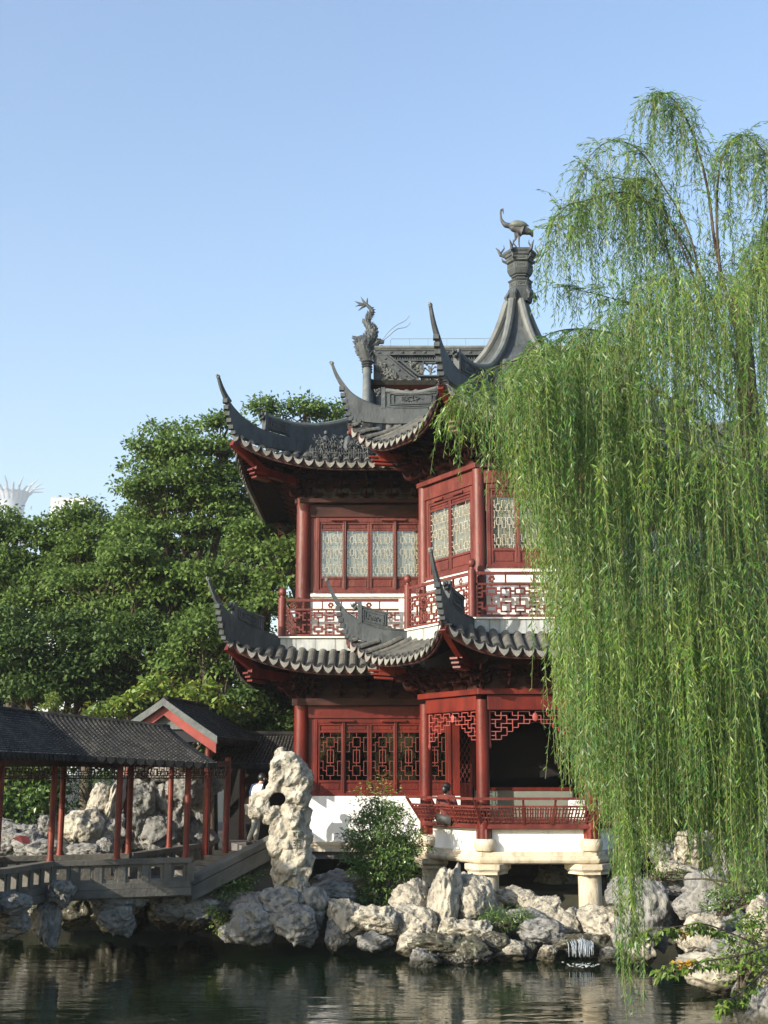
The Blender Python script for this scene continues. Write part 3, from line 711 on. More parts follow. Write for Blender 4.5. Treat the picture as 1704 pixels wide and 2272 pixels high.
# ---- hall
xl, xr, yf, yb = HX0 - HW, HX0 + HW, HY0, HY0 + 2 * HD
for x, y in ((xl, yf), (xl, yb), (xr, yf), (xr, yb), (xl, (yf + yb) / 2), (xr, (yf + yb) / 2)):
    column(x, y, 1.9, 5.3, .2, 'red'); column(x, y, 7.0, 10.75, .2, 'fred')
def hall_wall(p0, p1, x0, x1, first, front):
    fm, L = frame(p0, p1); x1 = x1 or L
    for z0, z1, m1 in ((4.98, 5.30, 'red'), (10.24, 10.58, 'wred')):
        a = MB(fm); a.b2((x0 + .15, -.09, z0), (x1 - .15, .09, z1)); a.build('beam', m1, PAV, bevel=.01)
    for z0, z1, m1 in ((5.30, 5.48, 'wred'), (10.60, 10.72, 'wred')):
        a = MB(fm); a.b2((x0 - .1, -.24, z0), (x1 + .1, .14, z1)); a.build('architrave_board', m1, PAV, bevel=.01)
    for z0, z1 in ((5.48, 6.64), (10.72, 12.0)):
        a = MB(fm); a.b2((x0, -.03, z0), (x1, .03, z1)); a.build('frieze_board', 'wred', PAV)
    nb = max(2, int(round((x1 - x0) / .68)))
    for q in range(nb):
        x = x0 + .34 + (x1 - x0 - .1) * q / nb
        bracket(fm, x, 5.47, BR); bracket(fm, x, 10.71, BR2, y=-.05)
    if front:
        a = MB(fm); rnd = random.Random(8)       # carved scrolls of the frieze
        for q in range(nb):
            x = x0 + (x1 - x0) * (q + .5) / nb
            a.add([(x - .3, -.05, 10.74), (x + .3, -.05, 10.74), (x + .12, -.05, 11.1), (x - .12, -.05, 11.1)], [(0, 1, 2, 3)])
            for s in (-1, 1):
                for h in (0, .07): a.tube(crs([(x + s * .34, -.07, 10.80 + h), (x + s * .22, -.08, 10.84 + h), (x + s * .13, -.08, 11.02 + h), (x + s * .02, -.07, 11.14 + h)], 3), [.012, .018, .02, .022, .022, .022, .02, .018, .015, .01], 5)
        a.build('carved_frieze', 'ridge', PAV)
    # base wall, ledge, sills
    a = MB(fm); a.b2((x0 - .15, -.12, 1.92), (x1, .10, 3.0)); a.build('white_base_wall', 'white', PAV)
    a = MB(fm); a.b2((x0 - .25, -.24, 1.84), (x1, .10, 1.92)); a.b2((x0 - .22, -.20, 1.77), (x1, .10, 1.838)); a.b2((x0 - .25, -.26, 1.69), (x1, .10, 1.768)); a.build('stone_ledge', 'ledge', PAV)
    a = MB(fm); a.b2((x0 + .15, -.04, 7.0), (x1, .04, 8.22)); a.build('white_parapet_wall', 'white', PAV)
    a = MB(fm); a.b2((x0 + .2, -.12, 8.12), (x1, -.04, 8.18)); a.b2((x0 + .2, -.12, 3.0), (x1, .1, 3.04)); a.build('white_sill', 'white', PAV)
    w = .665; s = x0 + first; n = int((x1 - s - .1) / w)
    for z0, za, zb, z1, mm, gl, lat, lb, inn, zh in ((3.11, 3.43, 4.62, 4.86, 'red', 'dglass', 'lred', False, None, 4.98), (8.30, 8.66, 9.88, 10.11, 'fred', 'glass', 'trellis', True, 'blind', 10.24)):
        a = MB(fm); e = s + n * w
        a.b2((s - .09, -.06, z0 - .06), (s, .06, zh)); a.b2((e, -.06, z0 - .06), (e + .09, .06, zh)); a.b2((s, -.05, z1), (e, .05, zh)); a.b2((s - .14, -.10, z0 - .08), (e + .1, .08, z0))
        for q in range(1, n):
            if q in (1, 3, 5, 7): a.b2((s + q * w - .03, -.085, z0), (s + q * w - .006, -.03, z1 + .02)); a.b2((s + q * w + .006, -.085, z0), (s + q * w + .03, -.03, z1 + .02))
        for q in (0, 2, 4): 
            if q < n: a.b2((s + q * w + .3, -.12, z1 + .03), (s + q * w + .95, -.05, z1 + .08))
        a.build('window_frame', mm, PAV, bevel=.008)
        for q in range(n): window(fm, s + q * w, s + (q + 1) * w, z0, za, zb, z1, mm, gl, lat, lb, inn)
        if e + .09 < x1 - .2:
            a = MB(fm); a.b2((e + .09, -.03, z0 - .06), (x1, .03, zh)); a.build('wall_panel', mm, PAV)
        a = MB(fm); a.b2((x0 + .1, -.03, z0 - .06), (s - .09, .03, zh)); a.build('wall_panel', mm, PAV)
hall_wall((xl, yf), (xr, yf), 0.0, 4.05, .42, True)
hall_wall((xl, yf), (xr, yf), 6.95, 2 * HW, .5, False)
hall_wall((xl, yb), (xl, yf), 0.0, 0, .5, False)
hall_wall((xr, yf), (xr, yb), 0.0, 0, .5, False)
# middle of the hall front, seen through the open bay
fm, L = frame((xl, yf + 1.2), (xr, yf + 1.2))
a = MB(fm); a.b2((4.5, -.03, 1.92), (7.1, .05, 3.16)); a.build('inner_parapet_wall', 'dim_plaster', PAV)
a = MB(fm); a.b2((4.5, -.06, 3.16), (7.1, .06, 3.24)); a.b2((4.45, -.05, 3.24), (4.53, .05, 5.0)); a.b2((4.05, -.05, 4.92), (7.0, .05, 5.0)); a.build('window_frame', 'red', PAV)
a = MB(fm); rim(a, 3.88, 2.0, 4.45, 4.92, .06, 0, .06); a.b2((3.94, -.03, 3.3), (4.39, .03, 3.36)); a.b2((3.94, -.03, 2.86), (4.39, .03, 2.92))
dr_ = a.build('door', 'red', PAV)
a = MB(fm); a.b2((3.94, 0, 2.06), (4.39, .02, 2.86)); a.b2((3.94, 0, 2.92), (4.39, .02, 3.3)); a.b2((4.0, -.015, 2.98), (4.33, 0, 3.24)); a.build('door_panel', 'red', dr_)
a = MB(fm)
for q in range(9):
    for l in range(14):
        a.bar((3.94 + q * .056, 0, 3.38 + l * .11), (3.94 + q * .056 + (.05 if (q + l) % 2 else -.03), 0, 3.38 + (l + 1) * .11), .014, .014, up=(0, 1, 0))
a.build('lattice', 'pred', dr_)
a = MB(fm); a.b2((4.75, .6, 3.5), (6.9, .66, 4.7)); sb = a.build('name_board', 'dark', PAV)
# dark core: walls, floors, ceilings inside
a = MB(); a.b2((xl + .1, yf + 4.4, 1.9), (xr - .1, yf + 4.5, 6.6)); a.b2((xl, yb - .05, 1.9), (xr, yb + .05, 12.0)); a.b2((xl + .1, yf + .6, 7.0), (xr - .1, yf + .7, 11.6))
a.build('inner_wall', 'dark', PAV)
a = MB(); a.b2((xl - .1, yf - .1, 1.5), (xr + .1, yb + .1, 1.69)); a.build('floor', 'floor', PAV)
a = MB(); a.b2((xl + .3, yf + .9, -.3), (xr - .3, yb, 1.5)); a.build('foundation', 'soil', PAV)
a = MB(); a.b2((xl - .62, yf - .62, 6.66), (xr + .62, yb + .62, 6.982)); a.build('stone_band', 'gband', PAV)
a = MB()
for q in range(1, 24): a.b2((xl - .62 + q * .5 - .004, yf - .624, 6.67), (xl - .62 + q * .5 + .004, yf - .6, 6.978))
for q in range(1, 14): a.b2((xl - .624, yf - .62 + q * .5 - .004, 6.67), (xl - .6, yf - .62 + q * .5 + .004, 6.978))
a.build('band_joints', 'ridge', PAV)
a = MB(); a.b2((xl - .68, yf - .68, 6.984), (xr + .68, yb + .68, 7.018)); a.build('balcony_floor', 'white', PAV)
def hall_rail(p0, p1, x0, x1, posts):
    fm, L = frame(p0, p1); x1 = x1 or L
    a = MB(fm)
    a.b2((x0, -.035, 7.93), (x1, .035, 8.0)); a.b2((x0, -.03, 7.70), (x1, .03, 7.75)); a.b2((x0, -.035, 7.03), (x1, .035, 7.09))
    n = max(1, round((x1 - x0) / 1.0)); fret(a, x0, 7.09, x1 - x0, .61, .042, 0, nx=round(n * 1.6), nz=2, d=.035)
    for q in range(1, 2 * n): a.b2((x0 + (x1 - x0) * q / 2 / n - .018, -.022, 7.75), (x0 + (x1 - x0) * q / 2 / n + .018, .022, 7.93))
    for q in range(n):
        for w in range(6): a.ball((x0 + (x1 - x0) * (q + .22) / n + .05 * math.cos(w), 0, 7.84 + .05 * math.sin(w)), .035, 6, (1, .6, 1))
    a.build('balcony_railing', 'fred', PAV)
    for x in posts:
        p = fm @ V((x, 0, 0)); a = MB(); a.lathe((p.x, p.y, 0), [(.10, 7.02), (.10, 8.02), (.06, 8.04), (.055, 8.08), (.09, 8.11), (.105, 8.17), (.09, 8.24), (.05, 8.28), (.01, 8.30)], 12); a.build('balcony_post', 'fred', PAV, smooth=True)
g = .50
hall_rail((xl - g, yf - g), (xr + g, yf - g), .05, 3.0, (0,))
hall_rail((xl - g, yf - g), (xr + g, yf - g), 9.0, 2 * HW + 2 * g - .05, (2 * HW + 2 * g,))
hall_rail((xl - g, yb + g), (xl - g, yf - g), .05, 0, (0,))
hall_rail((xr + g, yf - g), (xr + g, yb + g), .05, 0, (2 * HD + 2 * g,))

HUP = [(-3.2, 14.95), (-2.6, 14.2), (-1.9, 13.45), (-1.1, 12.65), (-.4, 12.15), (.4, 11.8), (1.0, 11.55), (1.7, 11.32)]
HSK = [(.3, 6.75), (.6, 6.62), (1.1, 6.35), (1.7, 6.12)]
def hz(tab, lift, half):
    def f(x, d):
        e = max(0, (abs(x) - half + 1.2)) / 2.9
        return interp(tab, d) + lift * e ** 2.3 * min(1, max(0, (d + 1.7) / 3.4)) ** 1.5
    return f
def mx(half, corner=1.7): return lambda x: 1.58 + .12 * min(1, max(0, (abs(x) - half + 1.2) / 2.9)) ** 2
org = (HX0, HY0); org2 = (HX0, HY0 + 2 * HD)
def rng(a_, b_, s=.27): n = int(round((b_ - a_) / s)); return [a_ + (q + .5) * (b_ - a_) / n for q in range(n)]
inset = lambda half, gi: (lambda x: -3.2 if abs(x) < half - gi else abs(x) - half)
for o_, n_ in ((org, (0, -1)), (org2, (0, 1))):
    facet(PAV, o_, n_, hz(HUP, .72, HW), inset(HW, 1.6), mx(HW), rng(-HW - 1.68, HW + 1.68), raf=(n_[1] < 0))
for o_, n_ in (((xl, HY0 + HD), (-1, 0)), ((xr, HY0 + HD), (1, 0))):
    facet(PAV, o_, n_, hz(HUP, .72, HD), (lambda x: max(-1.6, abs(x) - HD)), mx(HD), rng(-HD - 1.68, HD + 1.68))
    facet(PAV, o_, n_, hz(HSK, .68, HD), (lambda x: max(.6, abs(x) - HD)), mx(HD), rng(-HD - 1.68, HD + 1.68))
facet(PAV, org, (0, -1), hz(HSK, .68, HW), (lambda x: max(.6, abs(x) - HW)), mx(HW), rng(-HW - 1.68, -1.9))
facet(PAV, org, (0, -1), hz(HSK, .68, HW), (lambda x: max(.6, abs(x) - HW)), mx(HW), rng(1.9, HW + 1.68))
facet(PAV, org2, (0, 1), hz(HSK, .68, HW), (lambda x: max(.6, abs(x) - HW)), mx(HW), rng(-HW - 1.68, HW + 1.68), raf=False)
TH_ = [(.4, 12.98), (.9, 12.72), (1.88, 12.42), (2.76, 12.30), (3.77, 12.34), (4.32, 12.50), (4.75, 12.76), (4.95, 12.98)]
BH_ = [(.4, 12.5), (.9, 12.3), (1.88, 12.02), (2.76, 11.95), (3.77, 11.93), (4.32, 12.0), (4.68, 12.1), (4.88, 12.55)]
TPH = [(4.85, 12.86), (5.0, 13.04), (5.12, 13.24), (5.22, 13.47)]
CAH = [(.3, 13.5), (.87, 13.16), (1.88, 12.84), (2.84, 12.72), (3.63, 12.76)]
TSK = [(3.0, 6.96), (3.52, 7.08), (4.1, 7.2), (4.53, 7.36), (4.89, 7.6), (5.0, 7.7)]
BSK = [(3.0, 6.66), (3.52, 6.64), (4.1, 6.68), (4.5, 6.76), (4.82, 6.86), (4.96, 7.3)]
TPS = [(4.95, 7.64), (5.08, 7.78), (5.2, 7.96), (5.35, 8.26)]
for (cx, cy, dx, dy) in ((xl + 1.6, yf + 1.6, -1, -1), (xr - 1.6, yf + 1.6, 1, -1), (xl + 1.6, yb - 1.6, -1, 1), (xr - 1.6, yb - 1.6, 1, 1)):
    rg = hip(PAV, (cx, cy), (dx, dy), TH_, BH_, TPH, CAH, ((2.84, 12.36, 12.68), (3.63, 12.40, 12.72)), 21, th=.14)
    d = V((dx, dy, 0)).normalized(); c0 = V((cx, cy, 0)); cp = crs(CAH[:4], 4)
    a = MB(); a.plate([c0 + d * r + V((0, 0, z)) for r, z in cp], [c0 + d * r + V((0, 0, z - .55)) for r, z in cp], .09); a.build('hip_wall', 'ridge', rg)
    hip(PAV, (cx, cy), (dx, dy), TSK, BSK, TPS, None, ((3.6, 7.1, 7.46), (4.5, 7.36, 7.64)), 23, th=.14)
    for zs, ze in ((5.95, 6.66), (11.15, 11.85)):
        a = MB(); a.bar(c0 + d * 2.2 + V((0, 0, zs)), c0 + d * 4.0 + V((0, 0, zs + .12)), .17, .22); a.bar(c0 + d * 3.7 + V((0, 0, zs + .12)), c0 + d * 4.72 + V((0, 0, ze)), .15, .2)
        for q in range(3): a.bar(c0 + d * (3.5 + .06 * q) + V((0, 0, zs - .12 + .09 * q)), c0 + d * (4.0 + .07 * q) + V((0, 0, zs - .09 + .09 * q)), .2, .055)
        a.build('corner_beam', 'red', PAV, bevel=.01)
    fm2 = Matrix.Translation((cx + dx * 1.6, cy + dy * 1.6, 0)) @ Matrix.Rotation(math.atan2(dy, dx) + PI / 2, 4, 'Z')
    for s in (-.5, 0, .5):
        bracket(fm2, .0, 5.47, BR, rz=s, sc=1.35 if s == 0 else 1); bracket(fm2, .0, 10.71, BR2, rz=s, sc=1.25 if s == 0 else 1)
for s, X in ((-1, xl + 1.62), (1, xr - 1.62)):      # gable walls and the round vertical ridges at the gable edge
    a = MB(); a.prism([(X, yf + 1.55, 12.6), (X, yf + HD, 15.0), (X, yb - 1.55, 12.6)], (s * .06, 0, 0)); a.build('gable_wall', 'ridge', PAV)
    for q in (0, 1):
        yy = lambda t: (yf + t) if q == 0 else (yb - t)
        a = MB(); a.tube(crs([(X, yy(.95), 13.05), (X, yy(1.3), 13.45), (X, yy(2.2), 14.55), (X, yy(2.9), 15.45)], 4), .12, 12)
        r_ = a.build('gable_ridge', 'ridgel', PAV, smooth=True)
        a = MB(); a.plate([(X, yy(1.0), 13.05), (X, yy(2.2), 14.5), (X, yy(3), 15.4)], [(X, yy(1.0), 12.5), (X, yy(2.2), 13.7), (X, yy(3), 14.9)], .10)
        for w in range(3): a.lathe((X, yy(2.75), 15.3 + .08 * w), [(.14, 0), (.17, .03), (.14, .06)], 10)
        a.box((X + s * .18, yy(2.3), 14.0), (.35, .08, .08)); a.ball((X + s * .2, yy(1.2), 13.2), .11, 8)
        a.build('gable_ridge_wall', 'ridge', r_)

# ---- main ridge: an openwork wall with real holes
YR = yf + HD + .2 - .2
K_ = .00262; RX0 = -.26; RZ0 = 16.07
def rz(zx, zy): return (RX0 + (zx - 350) * K_, YR, RZ0 - (zy - 710) * K_)
RXE = xr - 1.6
for sgn in (1,):
    xe = (RXE - RX0) / K_ + 350; mid = ((HX0 - RX0) / K_ + 350)
    a = MB(); a.tube([rz(340, 738), rz(xe, 738)], .075, 10, sq=(1.2, 1)); rc = a.build('ridge_top', 'ridgel', PAV, smooth=True)
    a = MB()
    a.b2(V(rz(360, 828)) - V((0, .07, 0)), V(rz(xe, 768)) + V((0, .07, 0)))
    for zt, zb, xs0, pr in ((765, 777, 345, .10), (818, 830, 500, .10), (885, 899, 560, .09), (1066, 1080, 840, .09), (1134, 1148, 790, .09), (1170, 1215, 330, .10)):
        a.b2(V(rz(xs0, zb)) - V((0, pr, 0)), V(rz(xe, zt)) + V((0, pr, 0)))
    for q in range(60):
        zx = 400 + q * 128
        if zx < xe - 60: a.ball(V(rz(zx, 796)) - V((0, .085, 0)), .045, 6, (1.3, .6, .8)); a.ball(V(rz(zx, 796)) + V((0, .085, 0)), .045, 6, (1.3, .6, .8))
    def diag(x0, y0, x1, y1, w, th, y=0.0):
        p, q = V(rz(x0, y0)), V(rz(x1, y1)); a.bar(p, q, th, w * K_, up=(q - p).cross(V((0, 1, 0))))
    def both(x0, y0, x1, y1, w, th): diag(x0, y0, x1, y1, w, th); diag(xe + 350 - x0, y0, xe + 350 - x1, y1, w, th)
    both(350, 770, 800, 1175, 90, .12); both(322, 790, 765, 1185, 12, .20); both(410, 790, 830, 1165, 12, .20); both(500, 830, 850, 1125, 16, .16); both(640, 895, 850, 1075, 22, .17)
    for q in range(6):
        for m_ in (0, 1):
            zx = 385 + q * 78; zy = 800 + q * 70; zx = zx if not m_ else xe + 350 - zx
            a.ball(V(rz(zx, zy)) - V((0, .07, 0)), .035, 6)
    # filled wall behind the relief, the flower panels and between the window openings
    def fill(pts, th=.06):
        P0 = [V(rz(*p)) - V((0, th / 2, 0)) for p in pts]; a.prism(P0, (0, th, 0))
    fill([(330, 780), (800, 1200), (330, 1200)]); fill([(xe + 20, 780), (xe - 450, 1200), (xe + 20, 1200)])
    xx = 700
    fill([(690, 905), (890, 905), (890, 1066), (855, 1066)])
    wx = [895 + q * 640 for q in range(int((xe - 1500) / 640) + 1)]
    for q, w0 in enumerate(wx):
        nx_ = wx[q + 1] if q + 1 < len(wx) else xe - 350
        fill([(w0 + 160, 899), (nx_ - 5, 899), (nx_ - 5, 1066), (w0 + 160, 1066)])
        for u in (w0 - 8, w0 + 155): a.b2(V(rz(u, 1066)) - V((0, .09, 0)), V(rz(u + 12, 899)) + V((0, .09, 0)))
        a.b2(V(rz(w0, 925)) - V((0, .05, 0)), V(rz(w0 + 155, 899)) + V((0, .05, 0)))
        # little tree standing in the opening
        c = V(rz(w0 + 78, 1062)); a.tube([c, c + V((.01, 0, .15)), c + V((-.02, 0, .3))], [.04, .03, .02], 6)
        for bx, bz in ((-.15, .22), (.15, .26), (-.1, .33), (.12, .12), (.1, .36)): a.tube([c + V((0, 0, .1)), c + V((bx * .6, 0, bz - .04)), c + V((bx, 0, bz))], [.025, .02, .01], 5); a.ball(c + V((bx, 0, bz)), .045, 6, (1, .5, .8))
    rw = a.build('main_ridge', 'ridge', PAV)
    a = MB(); rnd = random.Random(4)
    u = 28
    for ya, yb_, x0_ in ((830, 885, 520), (1082, 1134, 860)):
        n = int((xe - 120 - x0_) / u)
        for q in range(n):
            x = x0_ + q * u
            a.bar(rz(x, ya), rz(x + u, yb_), .05, .016, up=(0, 1, 0)); a.bar(rz(x + u, ya), rz(x, yb_), .05, .016, up=(0, 1, 0))
    for q in range(11):
        zx, zy = 590 + q * 24, 880 + q * 20
        for m_ in (0, 1):
            f_ = (lambda v: v) if not m_ else (lambda v: xe + 350 - v)
            a.bar(rz(f_(zx - 30), zy), rz(f_(zx + 22), zy), .05, .016, up=(0, 1, 0)); a.bar(rz(f_(zx), zy - 20), rz(f_(zx), zy + 30), .05, .016, up=(0, 1, 0))
    a.build('openwork', 'ridge', rw)
    a = MB()
    for q in range(150):      # relief figure and leaves
        if q < 100:
            t = rnd.random(); zx = 380 + t * 300 + rnd.uniform(-40, 40); zy = 900 + t * 220 + rnd.uniform(-10, 90)
            if zy < 800 + (zx - 330) * .92 + 35: continue
        else: zx = rnd.uniform(720, 880); zy = rnd.uniform(915, 1050)
        if zx < 720 or zx > 700 + (zy - 905) * .9:
            p = V(rz(zx, zy)) - V((0, .05, 0)); w = rnd.uniform(0, 6.3)
            a.tube([p, p + V((.05 * math.cos(w), -.03, .05 * math.sin(w))), p + V((.09 * math.cos(w + 1), -.01, .09 * math.sin(w + 1)))], [.03, .028, .01], 5)
    a.build('relief_carving', 'ridgel', rw)
# safety rail behind the ridge
a = MB(); z0 = 16.12
xs_ = [.2 + .56 * q for q in range(8)]
a.tube([(xs_[0], YR + .15, z0)] + [(xs_[0], YR + .15, z0 + .18), (xs_[0] + .03, YR + .15, z0 + .22), (xs_[-1], YR + .15, z0 + .24)], .008, 5)
for x in xs_[1:]: a.tube([(x, YR + .15, z0 - .05), (x, YR + .15, z0 + .235)], .007, 5)
a.build('wire_rail', 'metal', PAV)
# roof-top relief group of figures on the left front slope
a = MB(); rnd = random.Random(12)
for q in range(190):
    x = rnd.uniform(-1.95, -.35); t = rnd.random() ** 1.1; y = 31.75 + t * 1.0
    z = hz(HUP, .72, HW)(x - HX0, HY0 - y) + .08 + rnd.random() * .42
    w = rnd.uniform(0, 6.3); p = V((x, y, z))
    a.tube([p, p + V((.07 * math.cos(w), .02, .07 * math.sin(w))), p + V((.1 * math.cos(w + 1.2), -.02, .12 * math.sin(w + 1.2)))], [.035, .03, .012], 5)
for q in range(26):
    x = -1.9 + q * .062; y = 31.75 + rnd.uniform(0, .12); z = hz(HUP, .72, HW)(x - HX0, HY0 - y) + .06
    a.tube([(x, y, z), (x, y, z + .2 + rnd.random() * .1)], [.012, .01], 4); a.bar((x - .05, y, z + .14), (x + .05, y, z + .14), .016, .016)
for x, y in ((-1.55, 32.2), (-.95, 32.25), (-.7, 32.3)):
    z = hz(HUP, .72, HW)(x - HX0, HY0 - y) + .02
    a.tube([(x, y, z), (x - .03, y, z + .25), (x, y, z + .5), (x + .02, y, z + .58)], [.09, .11, .09, .03], 8); a.ball((x + .02, y, z + .66), .06, 8)
    a.tube([(x, y, z + .48), (x + .17, y - .04, z + .36), (x + .24, y - .05, z + .46)], [.035, .03, .02], 6); a.tube([(x, y, z + .48), (x - .12, y - .04, z + .3), (x - .2, y - .05, z + .34)], [.035, .03, .02], 6)
x, y = -.35, 32.35; z = hz(HUP, .72, HW)(x - HX0, HY0 - y) + .28
a.tube(crs([(x - .3, y, z + .2), (x - .15, y, z + .12), (x + .1, y, z + .08), (x + .25, y, z)], 3), [.03, .06, .08, .09, .1, .1, .1, .09, .07, .03], 8)
a.build('roof_figures', 'ridge', PAV, smooth=True)

# ---- dragon at the end of the main ridge
def dg(zx, zy, y=0.0): p = rz(zx, zy); return V((p[0], p[1] + y, p[2]))
a = MB()
bp = crs([(270, 930), (235, 800), (215, 700), (270, 640), (315, 560), (285, 490), (245, 425), (285, 350), (310, 285), (250, 215)], 4)
rr = np.interp(np.linspace(0, 1, len(bp)), [0, .12, .22, .33, .44, .55, .66, .78, .9, 1], [.16, .22, .25, .20, .155, .12, .09, .075, .065, .05])
a.tube([dg(*p) for p in bp], list(rr), 12)
for (x, y) in ((182, 118), (262, 130), (112, 174), (118, 238), (153, 292)):
    c = (245, 220); m_ = ((c[0] * .45 + x * .55) + (6 if y > 200 else 0), c[1] * .45 + y * .55 - (12 if y > 200 else -6))
    a.tube([dg(*p) for p in crs([c, m_, (x, y)], 3)], [.04, .042, .04, .034, .026, .016, .004], 6)
for i in range(2, len(bp) - 3, 1):   # spines down the back
    p = V(bp[i]); d = V((bp[i + 1][0] - bp[i - 1][0], bp[i + 1][1] - bp[i - 1][1])); n_ = V((d.y, -d.x)).normalized() if d.length else V((0, 0))
    for s in ((-1,) if i < 20 else (1,)):
        e = p + n_ * s * -(rr[i] / K_ + 22); a.tube([dg(*p), dg(*e)], [.05, .003], 5)
for (x0, y0, x1, y1) in ((190, 640, 85, 590), (180, 690, 90, 655), (180, 740, 105, 715), (190, 800, 120, 775), (210, 850, 170, 865), (200, 620, 80, 615)):
    a.tube([dg(x0, y0), dg((x0 + x1) / 2, (y0 + y1) / 2 + 12), dg(x1, y1)], [.10, .08, .01], 6)
# head with open jaws, looking along the ridge
a.tube([dg(*p) for p in crs([(270, 690), (340, 700), (390, 660), (450, 670)], 3)], [.12, .12, .11, .10, .09, .09, .085, .08, .07, .05], 8)
a.tube([dg(300, 740), dg(370, 730), dg(440, 712)], [.07, .05, .03], 6)
for s in (-1, 1):
    a.ball(dg(405, 640, .06 * s), .035, 6); a.tube([dg(390, 640, .07 * s), dg(340, 625, .1 * s), dg(300, 640, .12 * s)], [.03, .025, .005], 5)
rnd = random.Random(15)
for i in range(260):
    j = rnd.randrange(0, len(bp) - 6); c = dg(*bp[j]); w = rnd.uniform(PI, 2 * PI) if rnd.random() < .8 else rnd.uniform(0, PI); r_ = rr[j]; ang = w
    o_ = V((math.cos(ang) * r_, math.sin(ang) * r_ * .8, rnd.uniform(-.05, .05))); up_ = V((0, 0, .07))
    a.tube([c + o_ * .85, c + o_ * 1.12 + up_ * .5, c + o_ * 1.28 + up_ * 1.3], [.035, .028, .004], 5)
dgn = a.build('dragon_ornament', 'ridge', PAV)
a = MB()
for o_ in (0, 1):
    a.tube([dg(*p, y=.08 * o_) for p in crs([(430 + 8 * o_, 640), (500 + 12 * o_, 545 + 30 * o_), (590 + 10 * o_, 465 + 35 * o_), (690 + 10 * o_, 410 + 65 * o_), (742 + 10 * o_, 345 + 75 * o_)], 4)], .012, 5)
a.build('whiskers', 'metal', dgn)
# ------------------------------------------------------------ crane statue on the finial
def skin_body(name, nodes, edges, m, parent=None, sub=2, root=0):
    """one continuous surface grown around joints; nodes: (co, radius or (rx, ry))"""
    me = bpy.data.meshes.new(name); me.from_pydata([tuple(n[0]) for n in nodes], edges, []); me.materials.append(M[m])
    o = bpy.data.objects.new(name, me); COL.objects.link(o)
    sk = o.modifiers.new('skin', 'SKIN'); sk.use_smooth_shade = True
    sv = me.skin_vertices
    if not sv:
        import bmesh
        bm = bmesh.new(); bm.from_mesh(me); bm.verts.layers.skin.verify(); bm.to_mesh(me); bm.free(); sv = me.skin_vertices
    for i, n in enumerate(nodes):
        r = n[1]; sv[0].data[i].radius = r if hasattr(r, '__len__') else (r, r); sv[0].data[i].use_root = (i == root)
    sb = o.modifiers.new('sub', 'SUBSURF'); sb.levels = sub; sb.render_levels = sub
    dg_ = bpy.context.evaluated_depsgraph_get(); nm = bpy.data.meshes.new_from_object(o.evaluated_get(dg_))
    o.modifiers.clear(); o.data = nm
    nm.polygons.foreach_set('use_smooth', [True] * len(nm.polygons))
    if not nm.materials: nm.materials.append(M[m])
    if parent is not None: o.parent = parent
    return o
k_ = .1311 / 93.0
def cz(x, y, dy=0.0): return V((FX + (x - 545) * k_, HC[1] + dy, 16.79 + (975 - y) * k_))
CR = empty('crane_statue', (FX, HC[1], 16.79), 'grey crane statue with raised head standing on the hexagonal finial of the pavilion roof', 'statue')
off = wloc(CR)
nd = [(360, 440, .07), (300, 440, .085), (260, 400, .06), (225, 340, .04), (212, 270, .028), (210, 190, .026), (215, 140, .026), (232, 118, .036), (430, 470, .12), (520, 510, .135), (610, 540, .12), (690, 570, .085), (760, 610, .04)]
nodes = [(cz(x, y) - off, r) for x, y, r in nd]
CB = skin_body('body', nodes, [(0, 1), (1, 2), (2, 3), (3, 4), (4, 5), (5, 6), (6, 7), (0, 8), (8, 9), (9, 10), (10, 11), (11, 12)], 'bronze', CR, root=9)
a = MB(); a.tube([cz(243, 115), cz(255, 160), cz(266, 222)], [.03, .02, .003], 6); a.build('beak', 'bronze', CR, smooth=True)
for s in (-1, 1):
    a = MB()
    a.tube(crs([cz(370, 450, .08 * s), cz(460, 440, .13 * s), cz(600, 450, .13 * s), cz(720, 480, .08 * s)], 4), [.03, .05, .065, .075, .08, .085, .085, .08, .075, .065, .05, .03, .01], 8, sq=(.5, 1))
    w = a.build('wing', 'gbronze', CR, smooth=True)
    a = MB()
    for q in range(8): a.tube([cz(600 + q * 12, 480 + q * 6, .09 * s), cz(680 + q * 14, 540 + q * 8, .08 * s), cz(730 + q * 8 + 12 * (q % 2), 585 + q * 12, .04 * s)], [.03, .035, .006], 5, sq=(.5, 1))
    a.build('feathers', 'bronze', w, smooth=True)
a = MB(); a.tube([cz(505, 600, -.03), cz(535, 690, -.03), cz(532, 800, -.03), cz(548, 960, -.03)], [.06, .028, .02, .018], 7)
for dx, dy in ((-50, -.03), (40, -.05), (25, .04)): a.tube([cz(548, 958, -.03), cz(548 + dx, 972, dy)], [.018, .006], 5)
a.build('leg', 'bronze', CR, smooth=True)
a = MB(); a.tube([cz(490, 590, .04), cz(480, 690, .04), cz(430, 775, .04), cz(520, 895, .04), cz(550, 950, .02)], [.06, .03, .022, .018, .015], 7)
for dx, dy in ((60, .02), (50, .06)): a.tube([cz(550, 930, .04), cz(550 + dx, 900, dy)], [.02, .006], 5)
a.build('leg', 'bronze', CR, smooth=True)

